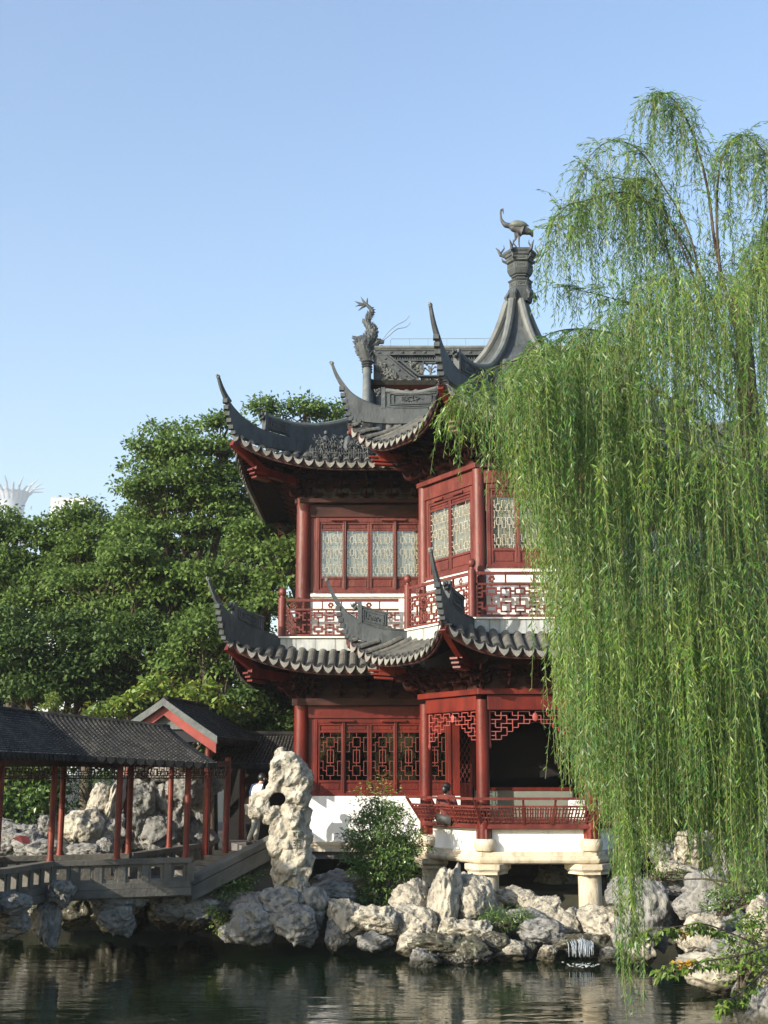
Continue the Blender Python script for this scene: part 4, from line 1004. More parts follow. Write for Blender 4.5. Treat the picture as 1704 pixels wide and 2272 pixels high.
# ------------------------------------------------------------ covered bridge
BG = empty('covered_bridge', (-6.0, 26.5, 1.3), 'covered footbridge with dark tiled roof, slim red posts and grey stone railings over the pond', 'bridge')
NEAR = [V((-7.6, 20.2, 0)), V((-6.62, 25.9, 0)), V((-4.02, 27.05, 0)), V((-3.50, 28.9, 0))]
FARR = [V((-9.3, 20.6, 0)), V((-8.0, 27.3, 0)), V((-5.55, 28.3, 0)), V((-4.45, 33.0, 0))]
def deck(P, Q, z0, z1, m, nm):
    a = MB(); n = len(P)
    for i in range(n - 1): a.prism([P[i] + V((0, 0, z0)), P[i + 1] + V((0, 0, z0)), Q[i + 1] + V((0, 0, z0)), Q[i] + V((0, 0, z0))], (0, 0, z1 - z0))
    return a.build(nm, m, BG)
deck(NEAR, FARR, 1.12, 1.36, 'gst', 'deck')
def stone_rail(P, Q, z, h=.58, m='gst', parent=None, step=.47):
    """low stone balustrade with carved openings between P and Q; sloping if z is a pair"""
    zz = z if hasattr(z, '__len__') else (z, z); L = (Q - P).length; d = (Q - P) / L
    at = lambda s, dz: P + d * s + V((0, 0, zz[0] + (zz[1] - zz[0]) * s / L + dz))
    a = MB()
    a.bar(at(0, h - .05), at(L, h - .05), .24, .10); a.bar(at(0, .06), at(L, .06), .22, .12); a.bar(at(0, -.08), at(L, -.08), .30, .15)
    n = max(1, int(round(L / step)))
    for i in range(n + 1): a.bar(at(L * i / n, .10), at(L * i / n, h - .09), .17, .15, up=d)
    for i in range(n):
        c = L * (i + .5) / n; g = L / n * .5 - .075
        a.bar(at(c - g, .15), at(c + g, .15), .12, .07); a.bar(at(c - g, h - .13), at(c + g, h - .13), .12, .07)
        for s in (-1, 1): a.bar(at(c + s * (g - .03), .12), at(c + s * (g - .03), h - .1), .118, .05, up=d)
    return a.build('stone_railing', m, parent or BG)
for i in range(2): stone_rail(NEAR[i], NEAR[i + 1], 1.32)
for i in range(3): stone_rail(FARR[i], FARR[i + 1], 1.32)
def at_px(P, Q, px):   # point of segment PQ seen under a column of the photograph near the rail height
    for t in np.linspace(-.3, 1.3, 321):
        p = P + (Q - P) * float(t)
        if 852 + 2860 * p.x / p.y >= px: return p
    return Q
def post(p, z0=1.9, z1=3.95, r=.064, m='post'):
    a = MB(); a.lathe((p.x, p.y, 0), [(r * 1.25, z0 - .02), (r * 1.25, z0 + .03), (r, z0 + .05), (r, z1)], 14); return a.build('post', m, BG, smooth=True)
np_ = [NEAR[1], at_px(NEAR[1], NEAR[2], 266), NEAR[2] + V((-.08, -.03, 0)), NEAR[3], NEAR[0] + (NEAR[1] - NEAR[0]) * .6, NEAR[0] + (NEAR[1] - NEAR[0]) * .25]
fp_ = [at_px(FARR[1], FARR[2], 141), FARR[2], at_px(FARR[2], FARR[3], 380), at_px(FARR[2], FARR[3], 464), FARR[0] + (FARR[1] - FARR[0]) * .6]
for p in np_: post(p)
for p in fp_: post(p)
# roof of the bridge: near slope / far slope, hips at the corner
EAV = [3.97, 3.95, 3.80, 3.80]; RZL = [4.90, 4.84, 4.60, 4.60]
NEAR = NEAR[:3] + [NEAR[3]]; NEARr = NEAR[:3] + [NEAR[2].lerp(NEAR[3], .15)]; FARRr = FARR[:3] + [FARR[2].lerp(FARR[3], .06)]
def off_poly(P, k):  # offset polyline to its right (towards the camera side) by k
    out = []
    for i, p in enumerate(P):
        d0 = (P[i] - P[i - 1]).normalized() if i else (P[1] - P[0]).normalized(); d1 = (P[i + 1] - P[i]).normalized() if i < len(P) - 1 else d0
        n0 = V((d0.y, -d0.x, 0)); n1 = V((d1.y, -d1.x, 0)); b = (n0 + n1).normalized(); out.append(p + b * (k / max(.5, b.dot(n0))))
    return out
MIDL = [(NEARr[i] + FARRr[i]) / 2 for i in range(4)]
EN = off_poly(NEARr, .42); EF = off_poly(FARRr, -.42)
GK_ = [None]
def slope(root, E0, E1, R0, R1, ze, zr, sp=.10, r=.038, step=.085, m='dtile', out=None):
    ze = ze if hasattr(ze, '__len__') else (ze, ze); zr = zr if hasattr(zr, '__len__') else (zr, zr)
    a = MB(); Rm = MB(); n = max(2, int(round((E1 - E0).length / sp)))
    S = MB(); So = MB(); D = MB()
    eu_ = (E1 - E0).normalized(); nn = V((eu_.y, -eu_.x, 0))
    if nn.dot(E0 - R0) < 0: nn = -nn
    def Pt(u, v): # v 0 ridge, 1 eave
        p = (R0 + (R1 - R0) * u) * (1 - v) + (E0 + (E1 - E0) * u) * v
        zA, zB = zr[0] + (zr[1] - zr[0]) * u, ze[0] + (ze[1] - ze[0]) * u
        return V((p.x, p.y, zA + (zB - zA) * (v ** (.82 if root is not GK_[0] else .96))))
    S.add([Pt(i / n, j / 6) - V((0, 0, .01)) for i in range(n + 1) for j in range(7)], [(i * 7 + j, i * 7 + j + 1, (i + 1) * 7 + j + 1, (i + 1) * 7 + j) for i in range(n) for j in range(6)])
    So.add([Pt(i / n, j / 6) - V((0, 0, .10)) for i in range(n + 1) for j in range(7)], [(i * 7 + j, i * 7 + j + 1, (i + 1) * 7 + j + 1, (i + 1) * 7 + j) for i in range(n) for j in range(6)])
    for i in range(n):
        u = (i + .5) / n; L = (Pt(u, 1) - Pt(u, 0)).length; k = max(2, int(L / step))
        t = eu_
        for j in range(k):
            A, B = Pt(u, j / k), Pt(u, (j + 1) / k); ax = (B - A).normalized(); up = t.cross(ax)
            if up.z < 0: up = -up
            t2 = ax.cross(up)
            a.add([Q + t2 * (math.cos(PI * q / 4) * rr) + up * (math.sin(PI * q / 4) * rr) for Q, rr in ((A, r * 1.1), (B, r * .84)) for q in range(5)], [(q, q + 1, q + 6, q + 5) for q in range(4)])
            Rm.add([B + ax * .006 * e_ + t2 * (math.cos(PI * q / 4) * rr) + up * (math.sin(PI * q / 4) * rr) for e_, rr in ((-1, r * 1.14), (1, r * .92)) for q in range(5)], [(q, q + 1, q + 6, q + 5) for q in range(4)])
        if i % 2: continue
        Q = Pt(i / n, 1) + nn * .02
        w = sp * .92
        D.prism([Q + eu_ * x + V((0, 0, z)) for x, z in ((-w, .02), (w, .02), (w * .8, -.06), (0, -.125), (-w * .8, -.06))], nn * .015)
    D.bar(Pt(0, 1) - V((0, 0, .05)), Pt(1, 1) - V((0, 0, .05)), .03, .10)
    S.build('roof_slope', 'pan', root); So.build('soffit', 'dred', root); a.build('tile_rows', m, root); Rm.build('tile_rims', 'rim', root); D.build('drip_tiles', m, root)
for i in range(3):
    slope(BG, EN[i], EN[i + 1], MIDL[i], MIDL[i + 1], EAV[i:i + 2], RZL[i:i + 2]); slope(BG, EF[i], EF[i + 1], MIDL[i], MIDL[i + 1], EAV[i:i + 2], RZL[i:i + 2])
a = MB()
for i in range(3): a.tube([MIDL[i] + V((0, 0, RZL[i])), MIDL[i + 1] + V((0, 0, RZL[i + 1]))], .05, 8)
a.build('roof_ridge', 'dtile', BG, smooth=True)
def hang(P, Q, z, h=.24):
    L = (Q - P).length; d = (Q - P) / L; m = Matrix.Identity(4); n = V((d.y, -d.x, 0)); m.col[0][:3] = d; m.col[1][:3] = -n; m.col[3][:3] = P
    a = MB(m); a.b2((0, -.05, z + h), (L, .05, z + h + .13)); fret(a, 0, z, L, h, .018, 0, nx=max(1, round(L / .42)), nz=1, d=.018); a.b2((0, -.012, z - .008), (L, .012, z + .01))
    a.build('hanging_lattice', 'wred', BG)
for i in range(3): hang(NEAR[i], NEAR[i + 1], 3.5); hang(FARR[i], FARR[i + 1], 3.5)

# ramp parapet that climbs to the pavilion
RP = empty('ramp_parapet', (-3.3, 28.3, 1.2), 'sloping grey stone ramp climbing from the covered bridge, left of the standing stone', 'ramp')
p0, p1, p2 = PX(424, 1941, 27.2), PX(566, 1879, 29.6), PX(612, 1852, 30.4)
a = MB()
def pl(u0, u1, dz0, dz1, w): a.prism([u0 + V((0, 0, dz0)), u1 + V((0, 0, dz0)), u1 + V((0, 0, dz1)), u0 + V((0, 0, dz1))], V((-w * .7, w * .7, 0)))
e0, e1 = V((p0.x, p0.y, 1.37)), V((-2.2, 28.05, 2.27))
pl(e0, e1, -.06, .07, .28); q0, q1 = e0 + V((.03, .02, 0)), e1 + V((.03, .02, 0)); pl(q0, q1, -.36, -.065, .24)
e2 = e1 + V((.35, .6, 0)); pl(e1, e2, -.06, .07, .28)
pl(e1 + V((.03, .02, 0)), e2 + V((.03, .02, 0)), -.5, -.065, .24)
a.build('parapet', 'gst', RP)
a = MB()
for i in range(9):
    t0, t1 = i / 9, (i + 1) / 9; b0 = e0 + (e1 - e0) * t0; b1 = e0 + (e1 - e0) * t1
    a.prism([V((b0.x - .2, b0.y + .2, .9)), V((b1.x - .2, b1.y + .2, .9)), V((b1.x - 1.4, b1.y + 1.2, .9)), V((b0.x - 1.4, b0.y + 1.2, .9))], (0, 0, b1.z - .35 - .9))
a.build('steps', 'gst', RP)
a = MB(); a.prism([(-3.4, 31.2, .9), (-2.2, 30.5, .9), (-1.9, 34, .9), (-4.2, 34, .9)], (0, 0, 1.0)); a.build('landing', 'floor', RP)

# ------------------------------------------------------------ gabled pavilion roof behind the bridge
GK = empty('gatehouse', (-5.2, 31.5, 1.3), 'small gatehouse with pinkish red gable boards and dark tiled roof behind the covered bridge', 'gatehouse')
def kiosk(root, cx, y0, y1, hw, zr, ze):
    GK_[0] = root
    for s in (-1, 1):
        E0, E1 = V((cx[0] + s * hw, y0, 0)), V((cx[1] + s * hw, y1, 0)); R0, R1 = V((cx[0], y0, 0)), V((cx[1], y1, 0))
        slope(root, E0, E1, R0, R1, ze, zr)
    n = 8
    crv = [(s * hw * k / n, zr + (ze - zr) * ((k / n) ** .96)) for s in (1,) for k in range(n + 1)]
    for s in (-1, 1):
        a = MB(); P0 = [V((cx[0] + s * x, y0 - .10, z + .03)) for x, z in crv]; P1 = [p - V((0, 0, .18)) for p in P0]; a.plate(P0, P1, .26); a.build('grey_verge', 'ridgel', root)
        a = MB(); P0 = [V((cx[0] + s * x * .97, y0 - .05, z - .12)) for x, z in crv]; P1 = [p - V((0, 0, .25)) for p in P0]; a.plate(P0, P1, .10); a.build('gable_board', 'pred', root)
    a = MB(); a.prism([(cx[0] - hw * .62, y0 + .06, zr - .70), (cx[0] + hw * .62, y0 + .06, zr - .70), (cx[0] + .30, y0 + .06, zr - .42), (cx[0] - .30, y0 + .06, zr - .42)], (0, .05, 0)); a.build('gable_wall', 'ridgel', root)
    a = MB(); a.prism([(cx[0] - hw * .7, y0 + .12, ze - .1), (cx[0] + hw * .7, y0 + .12, ze - .1), (cx[0], y0 + .12, zr - .2)], (0, .05, 0)); a.build('gable_recess', 'recess_shade', root)
    a = MB(); a.tube([(cx[0], y0, zr + .03), (cx[1], y1, zr + .03)], .07, 8); a.build('roof_ridge', 'dtile', root, smooth=True)
    for s in (-1, 1):
        for t in (.1, .9):
            X = cx[0] + (cx[1] - cx[0]) * t + s * (hw - .35); Y = y0 + (y1 - y0) * t
            a = MB(); a.lathe((X, Y, 0), [(.08, 1.3), (.08, ze + .1)], 12); a.build('post', 'red', root, smooth=True)
        a = MB(); a.bar((cx[0] + s * (hw - .35), y0 + .1, ze - .02), (cx[1] + s * (hw - .35), y1 - .1, ze - .02), .12, .2); a.build('beam', 'dred', root)
kiosk(GK, (-5.28, -4.7), 30.7, 35.0, 1.31, 5.34, 4.44)

BK = empty('rear_gallery', (-2.6, 34.5, 1.3), 'low dark tiled gallery roof running behind the standing stone to the pavilion side', 'gallery')
slope(BK, V((-4.6, 33.2, 0)), V((-1.7, 33.9, 0)), V((-4.2, 34.8, 0)), V((-1.7, 35.3, 0)), 3.82, 4.62)
slope(BK, V((-4.2, 36.4, 0)), V((-1.7, 36.8, 0)), V((-4.2, 34.8, 0)), V((-1.7, 35.3, 0)), 3.82, 4.62)
a = MB(); a.tube([(-4.2, 34.8, 4.66), (-1.7, 35.3, 4.66)], .07, 8); a.build('roof_ridge', 'dtile', BK, smooth=True)
for x, y in ((-4.1, 33.7), (-2.3, 34.0), (-2.3, 36)):
    a = MB(); a.lathe((x, y, 0), [(.075, 1.3), (.075, 3.9)], 12); a.build('post', 'red', BK, smooth=True)
a = MB(); a.b2((-4.4, 36.6, 1.3), (-1.9, 36.7, 4.0)); a.build('back_wall', 'dark', BK)
# ------------------------------------------------------------ ground and water
M['ground'] = mat('leafy_ground', (0.018, 0.018, 0.010), 0.95, (0.035, 0.033, 0.018), 1.5, .6, 8)
def shore(x, y):
    """>0 on land, metres from the pond edge"""
    xr_ = float(np.interp(y, [0, 16, 18.5, 21, 24, 27, 30], [3.6, 4.0, 5.6, 6.4, 7.6, 8.6, 9.0]))
    yb_ = float(np.interp(x, [-20, -9.5, -8.6, -4.6, -3.6, -2.5, 5.5, 9], [29.0, 29.4, 30.6, 30.4, 28.6, 28.2, 28.6, 26]))
    return max(x - xr_, y - yb_, -17 - x, 3.0 - y)
def gz(x, y):
    s = shore(x, y); t = min(1, max(0, (s + .3) / 1.6)); t = t * t * (3 - 2 * t)
    return -.7 + t * 1.75 + .08 * noise.noise((x * .7, y * .7, 0)) + (min(1.2, max(0, s - 4) * .02))
gx = np.unique(np.concatenate([np.linspace(-620, -60, 10), np.linspace(-60, -20, 12), np.linspace(-20, 14, 86), np.linspace(14, 60, 12), np.linspace(60, 620, 10)]))
gy = np.unique(np.concatenate([np.linspace(-20, -10, 3), np.linspace(-10, 16, 20), np.linspace(16, 40, 61), np.linspace(40, 120, 16), np.linspace(120, 1650, 14)]))
a = MB(); ny = len(gy)
a.add([(x, y, gz(x, y)) for x in gx for y in gy], [(i * ny + j, (i + 1) * ny + j, (i + 1) * ny + j + 1, i * ny + j + 1) for i in range(len(gx) - 1) for j in range(ny - 1)])
g = a.build('ground', 'ground', None, smooth=True); tag(g, 'dark leafy ground of the garden banks', kind='structure')
m = bpy.data.materials.new('pond_water'); m.use_nodes = True; t = m.node_tree; b = t.nodes['Principled BSDF']
b.inputs['Base Color'].default_value = (.004, .009, .003, 1); b.inputs['Roughness'].default_value = .03; b.inputs['IOR'].default_value = 1.33
tc = t.nodes.new('ShaderNodeTexCoord'); h = None
for sc_, st, strn in (((.55, 1.9, 1), 1.15, .55), ((1.5, 5.2, 1), 2.2, .13)):
    mp = t.nodes.new('ShaderNodeMapping'); mp.inputs['Scale'].default_value = sc_; t.links.new(tc.outputs['Object'], mp.inputs[0])
    n = t.nodes.new('ShaderNodeTexNoise'); n.inputs['Scale'].default_value = st; n.inputs['Detail'].default_value = 1.2; n.inputs['Distortion'].default_value = .6; t.links.new(mp.outputs[0], n.inputs['Vector'])
    bp = t.nodes.new('ShaderNodeBump'); bp.inputs['Strength'].default_value = strn; bp.inputs['Distance'].default_value = .020
    t.links.new(n.outputs['Fac'], bp.inputs['Height'])
    if h: t.links.new(h, bp.inputs['Normal'])
    h = bp.outputs[0]
t.links.new(h, b.inputs['Normal']); M['water'] = m
a = MB(); a.add([(-19, 1, 0), (11, 1, 0), (11, 33, 0), (-19, 33, 0)], [(0, 1, 2, 3)]); w_ = a.build('pond_water', 'water'); tag(w_, 'dark rippled pond water', kind='structure')

# ------------------------------------------------------------ rocks
def rockmat(name, c1, c2, c3, rough=.85):
    m = mat(name, c1, rough, c2, 2.2, 1.0, 7, detail=8, contrast=(.38, .62))
    t = m.node_tree; L = t.links.new; r = [n for n in t.nodes if n.type == 'VALTORGB'][0]
    n2 = t.nodes.new('ShaderNodeTexNoise'); n2.inputs['Scale'].default_value = 5.5; n2.inputs['Detail'].default_value = 9
    L(t.nodes['Texture Coordinate'].outputs['Object'], n2.inputs['Vector'])
    r2 = t.nodes.new('ShaderNodeValToRGB'); r2.color_ramp.elements[0].position = .52; r2.color_ramp.elements[1].position = .66
    L(n2.outputs['Fac'], r2.inputs[0]); mx = t.nodes.new('ShaderNodeMixRGB'); L(r2.outputs[0], mx.inputs[0]); L(r.outputs[0], mx.inputs[1]); mx.inputs[2].default_value = (*c3, 1)
    for sc_, st_ in ((3.2, .9), (8.5, .7)):
        vo = t.nodes.new('ShaderNodeTexVoronoi'); vo.inputs['Scale'].default_value = sc_
        ds = t.nodes.new('ShaderNodeVectorMath'); ds.operation = 'ADD'; L(t.nodes['Texture Coordinate'].outputs['Object'], ds.inputs[0]); L(n2.outputs['Color'], ds.inputs[1]); L(ds.outputs[0], vo.inputs['Vector'])
        rr_ = t.nodes.new('ShaderNodeValToRGB'); rr_.color_ramp.elements[0].position = .04; rr_.color_ramp.elements[1].position = .34; L(vo.outputs['Distance'], rr_.inputs[0])
        b2_ = t.nodes.new('ShaderNodeBump'); b2_.inputs['Strength'].default_value = st_; b2_.inputs['Distance'].default_value = .07 / sc_ * 3; L(rr_.outputs[0], b2_.inputs['Height'])
        pb = t.nodes['Principled BSDF'].inputs['Normal']; L(pb.links[0].from_socket, b2_.inputs['Normal']); L(b2_.outputs[0], pb)
    # waterline stain: a dark band with a shape of its own just above the pond
    g_ = t.nodes.new('ShaderNodeNewGeometry'); sp = t.nodes.new('ShaderNodeSeparateXYZ'); L(g_.outputs['Position'], sp.inputs[0])
    ad = t.nodes.new('ShaderNodeMath'); ad.operation = 'MULTIPLY_ADD'; ad.inputs[1].default_value = -.22; L(n2.outputs['Fac'], ad.inputs[0]); L(sp.outputs[2], ad.inputs[2])
    r3 = t.nodes.new('ShaderNodeValToRGB'); r3.color_ramp.elements[0].position = .02; r3.color_ramp.elements[1].position = .17; r3.color_ramp.elements[0].color = (.18, .17, .13, 1); r3.color_ramp.elements[1].color = (1, 1, 1, 1)
    L(ad.outputs[0], r3.inputs[0]); m2 = t.nodes.new('ShaderNodeMixRGB'); m2.blend_type = 'MULTIPLY'; m2.inputs[0].default_value = 1; L(mx.outputs[0], m2.inputs[1]); L(r3.outputs[0], m2.inputs[2])
    L(m2.outputs[0], t.nodes['Principled BSDF'].inputs['Base Color'])
    return m
M['rock'] = rockmat('pale_limestone', (.29, .265, .21), (.43, .395, .315), (.14, .13, .11))
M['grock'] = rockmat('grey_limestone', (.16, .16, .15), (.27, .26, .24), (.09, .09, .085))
M['wrock'] = rockmat('wet_mossy_rock', (.05, .045, .03), (.11, .10, .07), (.03, .035, .02), .35)

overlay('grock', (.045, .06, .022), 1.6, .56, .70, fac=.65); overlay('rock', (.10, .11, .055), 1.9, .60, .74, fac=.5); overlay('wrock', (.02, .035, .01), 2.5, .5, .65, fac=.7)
import bmesh
def ico(sub):
    bm = bmesh.new(); bmesh.ops.create_icosphere(bm, subdivisions=sub, radius=1)
    v = [x.co.copy() for x in bm.verts]; f = [[q.index for q in p.verts] for p in bm.faces]; bm.free(); return v, f
ICO = ico(5); ICO4 = ico(4)
def rockshape(seed, kind=0):
    rnd = random.Random(seed); o = V((rnd.uniform(0, 90), rnd.uniform(0, 90), rnd.uniform(0, 90)))
    planes = []
    for i in range(16 if kind == 0 else 22):
        n = V((rnd.gauss(0, 1), rnd.gauss(0, 1), rnd.gauss(0, 1))).normalized(); planes.append((n, rnd.uniform(.48, .88)))
    ax = V((rnd.gauss(0, 1), rnd.gauss(0, 1), rnd.gauss(0, .6))).normalized()
    holes = [(V((rnd.gauss(0, 1), rnd.gauss(0, 1) - .8, rnd.gauss(0, .8))).normalized() * .8, rnd.uniform(.22, .45)) for _ in range(5)]
    out = []
    for p in ICO[0]:
        r = 1.0
        w_ = V((noise.noise(p * 1.3 + o), noise.noise(p * 1.3 - o), noise.noise(p * 1.3 + o * 2))) * .35
        pw = (p + w_).normalized()
        for n, d in planes:
            c = pw.dot(n)
            if c > .05: r = min(r, d / c)
        q = p * r
        for h, hr in holes:
            e = (q - h).length / hr
            if e < 1: q = q - p * (.26 * hr * (1 - e * e) ** 1.5)
        s_ = q - ax * (q.dot(ax) * .75)
        q = q + p * (.12 * noise.noise(q * 1.6 + o) + .11 * (1 - 2.4 * abs(noise.noise(s_ * 3.4 + o))) + .06 * (1 - 2.4 * abs(noise.noise(q * 6.5 + o))) + .022 * noise.noise(q * 15 + o) + .010 * noise.noise(q * 33 + o))
        out.append(q)
    lo = V((min(q[i] for q in out) for i in range(3))); hi = V((max(q[i] for q in out) for i in range(3))); c = (lo + hi) / 2; s = hi - lo
    out = [V(((q.x - c.x) / s.x, (q.y - c.y) / s.y, (q.z - c.z) / s.z)) for q in out]   # unit bounding box
    return out
PROTO = [rockshape(100 + i, i % 2) for i in range(12)]
PM = {}
def rock(px, py, w, h, Y, k, m='rock', label=None, group=None, name='garden_rock', tilt=0.0, dep=None):
    c = PX(px, py, Y); s = Y / 2860
    key = (k, m)
    if key not in PM:
        me = bpy.data.meshes.new('rock'); me.from_pydata([tuple(q) for q in PROTO[k]], [], ICO[1]); me.materials.append(M[m])
        me.polygons.foreach_set('use_smooth', [True] * len(me.polygons)); PM[key] = me
    o = bpy.data.objects.new(name, PM[key]); COL.objects.link(o); o.location = c
    o.scale = (w * s * 1.08, (dep or (w * .5 + h * .45)) * s, h * s * 1.08); o.rotation_euler = (0, rad(tilt), 0)
    tag(o, label or 'rock', 'rock', group); return o
gF = 'pale limestone rocks along the pond edge in front of the pavilion'
LF = 'small limestone rock packed among the others on the shore below the pavilion'
def R_(*a_, **k): k.setdefault('group', gF); k.setdefault('label', LF); return rock(*a_, **k)
gS = 'shaded grey rocks at the foot of the standing stone'
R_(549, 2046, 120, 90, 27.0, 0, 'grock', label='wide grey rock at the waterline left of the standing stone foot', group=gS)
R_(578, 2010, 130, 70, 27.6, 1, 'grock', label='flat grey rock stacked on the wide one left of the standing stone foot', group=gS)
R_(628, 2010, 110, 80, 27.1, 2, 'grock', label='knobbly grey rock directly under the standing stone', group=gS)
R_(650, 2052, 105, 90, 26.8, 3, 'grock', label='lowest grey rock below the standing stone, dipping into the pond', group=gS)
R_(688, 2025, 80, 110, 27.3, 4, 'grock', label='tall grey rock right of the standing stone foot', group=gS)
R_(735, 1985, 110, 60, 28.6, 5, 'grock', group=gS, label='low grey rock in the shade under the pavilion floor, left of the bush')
R_(728, 2005, 90, 24, 28.0, 6, 'rock', label='thin pale slab lying left of the bush above the dark gap')
R_(770, 2046, 84, 95, 27.2, 6, 'rock', label='pointed pale rock left of the flat topped boulder')
R_(752, 2075, 60, 70, 27.1, 7, 'grock', label='grey rock in the gap under the pointed pale rock')
R_(832, 2042, 98, 66, 26.6, 8, 'rock', label='smooth pale flat-topped boulder below the bush')
R_(832, 2090, 84, 44, 26.4, 9, 'grock', label='dark undercut rock supporting the flat-topped boulder')
R_(912, 1998, 92, 90, 27.6, 10, 'rock', label='rough ochre and white rock right of the bush')
R_(892, 2052, 80, 90, 27.0, 11, 'rock', label='pale rock stepping down to the water below the ochre rock')
R_(930, 2060, 90, 90, 26.8, 2, 'rock', label='pale rock between the ochre rock and the leaning slab')
R_(915, 2095, 70, 50, 26.3, 5, 'rock', label='low pale stone at the waterline left of the leaning slab')
R_(988, 2005, 74, 170, 27.2, 1, 'rock', label='tall leaning white slab in the middle of the shore', tilt=8)
R_(1036, 2006, 122, 128, 27.6, 3, 'rock', label='largest white boulder on the shore with deep dark hollows')
R_(1050, 2004, 80, 84, 27.2, 10, 'rock', label='rounded top of white rock leaning on the largest boulder', tilt=25)
R_(994, 2062, 46, 52, 26.5, 4, 'rock', label='small round beige stone at the foot of the leaning slab')
R_(1098, 2030, 60, 66, 27.9, 7, 'rock', label='pale rock tucked behind the right side of the largest boulder')
R_(1040, 2070, 110, 60, 26.6, 8, 'rock', label='low pale rock below the largest boulder')
R_(1147, 1988, 92, 44, 28.2, 9, 'rock', label='flat pale slab in front of the middle stone pier')
R_(1180, 2010, 60, 50, 27.8, 6, 'rock', label='small pale stone under the end of the flat pale slab')
R_(1212, 2020, 76, 60, 27.5, 11, 'rock', label='pale rough rock right of the flat pale slab')
R_(1160, 2045, 120, 60, 27.3, 0, 'grock', label='grey rock hidden behind the small plants')
R_(1205, 2070, 104, 60, 26.6, 2, 'grock', label='blue-grey block overhanging two small stones left of the waterfall')
R_(1130, 2112, 76, 52, 26.0, 5, 'rock', label='pale rock at the waterline under the small plants')
R_(1213, 2120, 44, 44, 26.0, 4, 'rock', label='small pale stone at the waterline left of the waterfall')
R_(1172, 2110, 44, 50, 26.2, 9, 'wrock', label='wet stone between the two waterline stones left of the waterfall')
R_(1262, 2052, 76, 70, 27.3, 10, 'rock', label='pale rock below the right stone pier')
R_(1328, 2052, 90, 80, 27.0, 3, 'rock', label='cream rock just right of the right stone pier')
R_(1352, 2080, 60, 60, 26.6, 8, 'rock', label='small pale rock above the waterfall, right side')
R_(942, 2130, 66, 52, 25.3, 7, 'grock', label='grey rock standing out in the water in front of the shore')
R_(975, 2100, 130, 60, 25.9, 8, 'wrock', label='wet dark mossy ledge behind the small grey rock in the water')
R_(1038, 2112, 100, 70, 25.7, 0, 'wrock', label='wet brown rock at the waterline beside the dark ledge')
R_(1100, 2095, 60, 50, 26.0, 3, 'wrock', label='wet dark rock beneath the small plants')
R_(1296, 2100, 130, 56, 26.5, 8, 'wrock', label='wet dark rock ledge of the little waterfall')
R_(1352, 2122, 50, 40, 26.0, 5, 'grock', label='small grey rock right of the waterfall')
R_(1310, 2084, 70, 26, 26.7, 9, 'grock', label='thin grey stone lying on the lip of the waterfall')
gR = 'grey rocks on the right bank behind the willow'
def RR(*a_, **k): k.setdefault('group', gR); k.setdefault('label', 'grey rock half hidden behind the willow on the right bank'); return rock(*a_, **k)
RR(1392, 1990, 90, 100, 26.8, 1, 'grock', label='upright blue-grey rock right of the long willow strand')
RR(1430, 2030, 110, 150, 26.2, 3, 'grock', label='tall grey rock at the left of the dark cave opening')
RR(1424, 2112, 56, 64, 25.4, 11, 'rock', label='pale stump-like stone standing in the water under the cave')
RR(1390, 2080, 60, 90, 26.0, 2, 'grock', label='grey rock at the foot of the upright blue-grey rock')
RR(1492, 1962, 140, 70, 27.0, 10, 'grock', label='broad rock bridging the top of the dark cave opening')
RR(1500, 1932, 100, 46, 26.6, 7, 'rock', label='cream rock cap on top of the cave')
RR(1565, 1985, 140, 110, 25.6, 0, 'grock', label='massive rounded grey boulder right of the cave')
RR(1525, 1890, 60, 90, 27.4, 4, 'rock', tilt=-15, label='slender cream rock standing above the cave')
RR(1580, 1890, 110, 90, 28.0, 5, 'grock', label='grey rock under the trees above the cave, right')
RR(1640, 1930, 110, 110, 26.5, 6, 'grock', label='grey rock at the foot of the slim leaning tree')
RR(1470, 1900, 60, 60, 28.4, 8, 'grock', label='grey rock at the upper left above the cave')
RR(1500, 2050, 60, 70, 27.6, 9, 'wrock', label='wet dark rock inside the cave opening')
RR(1560, 2080, 110, 100, 23.6, 11, 'rock', label='pale rock with small hollows between the two leafy branches')
RR(1610, 2050, 90, 90, 24.2, 1, 'grock', label='grey rock right of the pale rock with hollows')
RR(1580, 2165, 150, 90, 22.4, 3, 'rock', label='wide tan boulder at the waterline under the lower leafy branch')
RR(1620, 2120, 100, 70, 23.0, 2, 'grock', label='grey rock behind the wide tan boulder')
RR(1690, 2040, 74, 110, 21.5, 10, 'rock', label='smooth pale rock at the right picture edge')
RR(1660, 2110, 90, 90, 22.0, 7, 'grock', label='grey rock among the shrubs at the right edge')
RR(1690, 2165, 80, 90, 20.8, 8, 'rock', label='cream rock at the right picture edge above the near boulder')
RR(1655, 2200, 60, 60, 21.4, 4, 'grock', label='small grey rock just left of the nearest boulder')
RR(1705, 2245, 120, 110, 19.6, 0, 'grock', label='nearest speckled grey boulder in the bottom right corner')
RR(1690, 1790, 60, 210, 25.5, 1, 'grock', label='tall pale upright stone at the right picture edge', name='upright_stone')
gB = 'shaded rocks under the covered bridge'
LB = 'shaded rock under the covered bridge near the waterline'
def RB(*a_, **k): k.setdefault('group', gB); k.setdefault('label', LB); return rock(*a_, **k)
RB(131, 1985, 66, 62, 25.4, 4, 'grock', label='grey rock under the bend of the bridge railing')
RB(101, 2045, 62, 110, 25.6, 1, 'grock', label='rock pier standing in the water under the bridge bend')
RB(262, 1990, 130, 66, 26.8, 10, 'grock', label='broad rock pile top under the middle of the bridge')
RB(253, 2035, 90, 80, 26.7, 3, 'grock', label='rock pier in the water under the middle of the bridge')
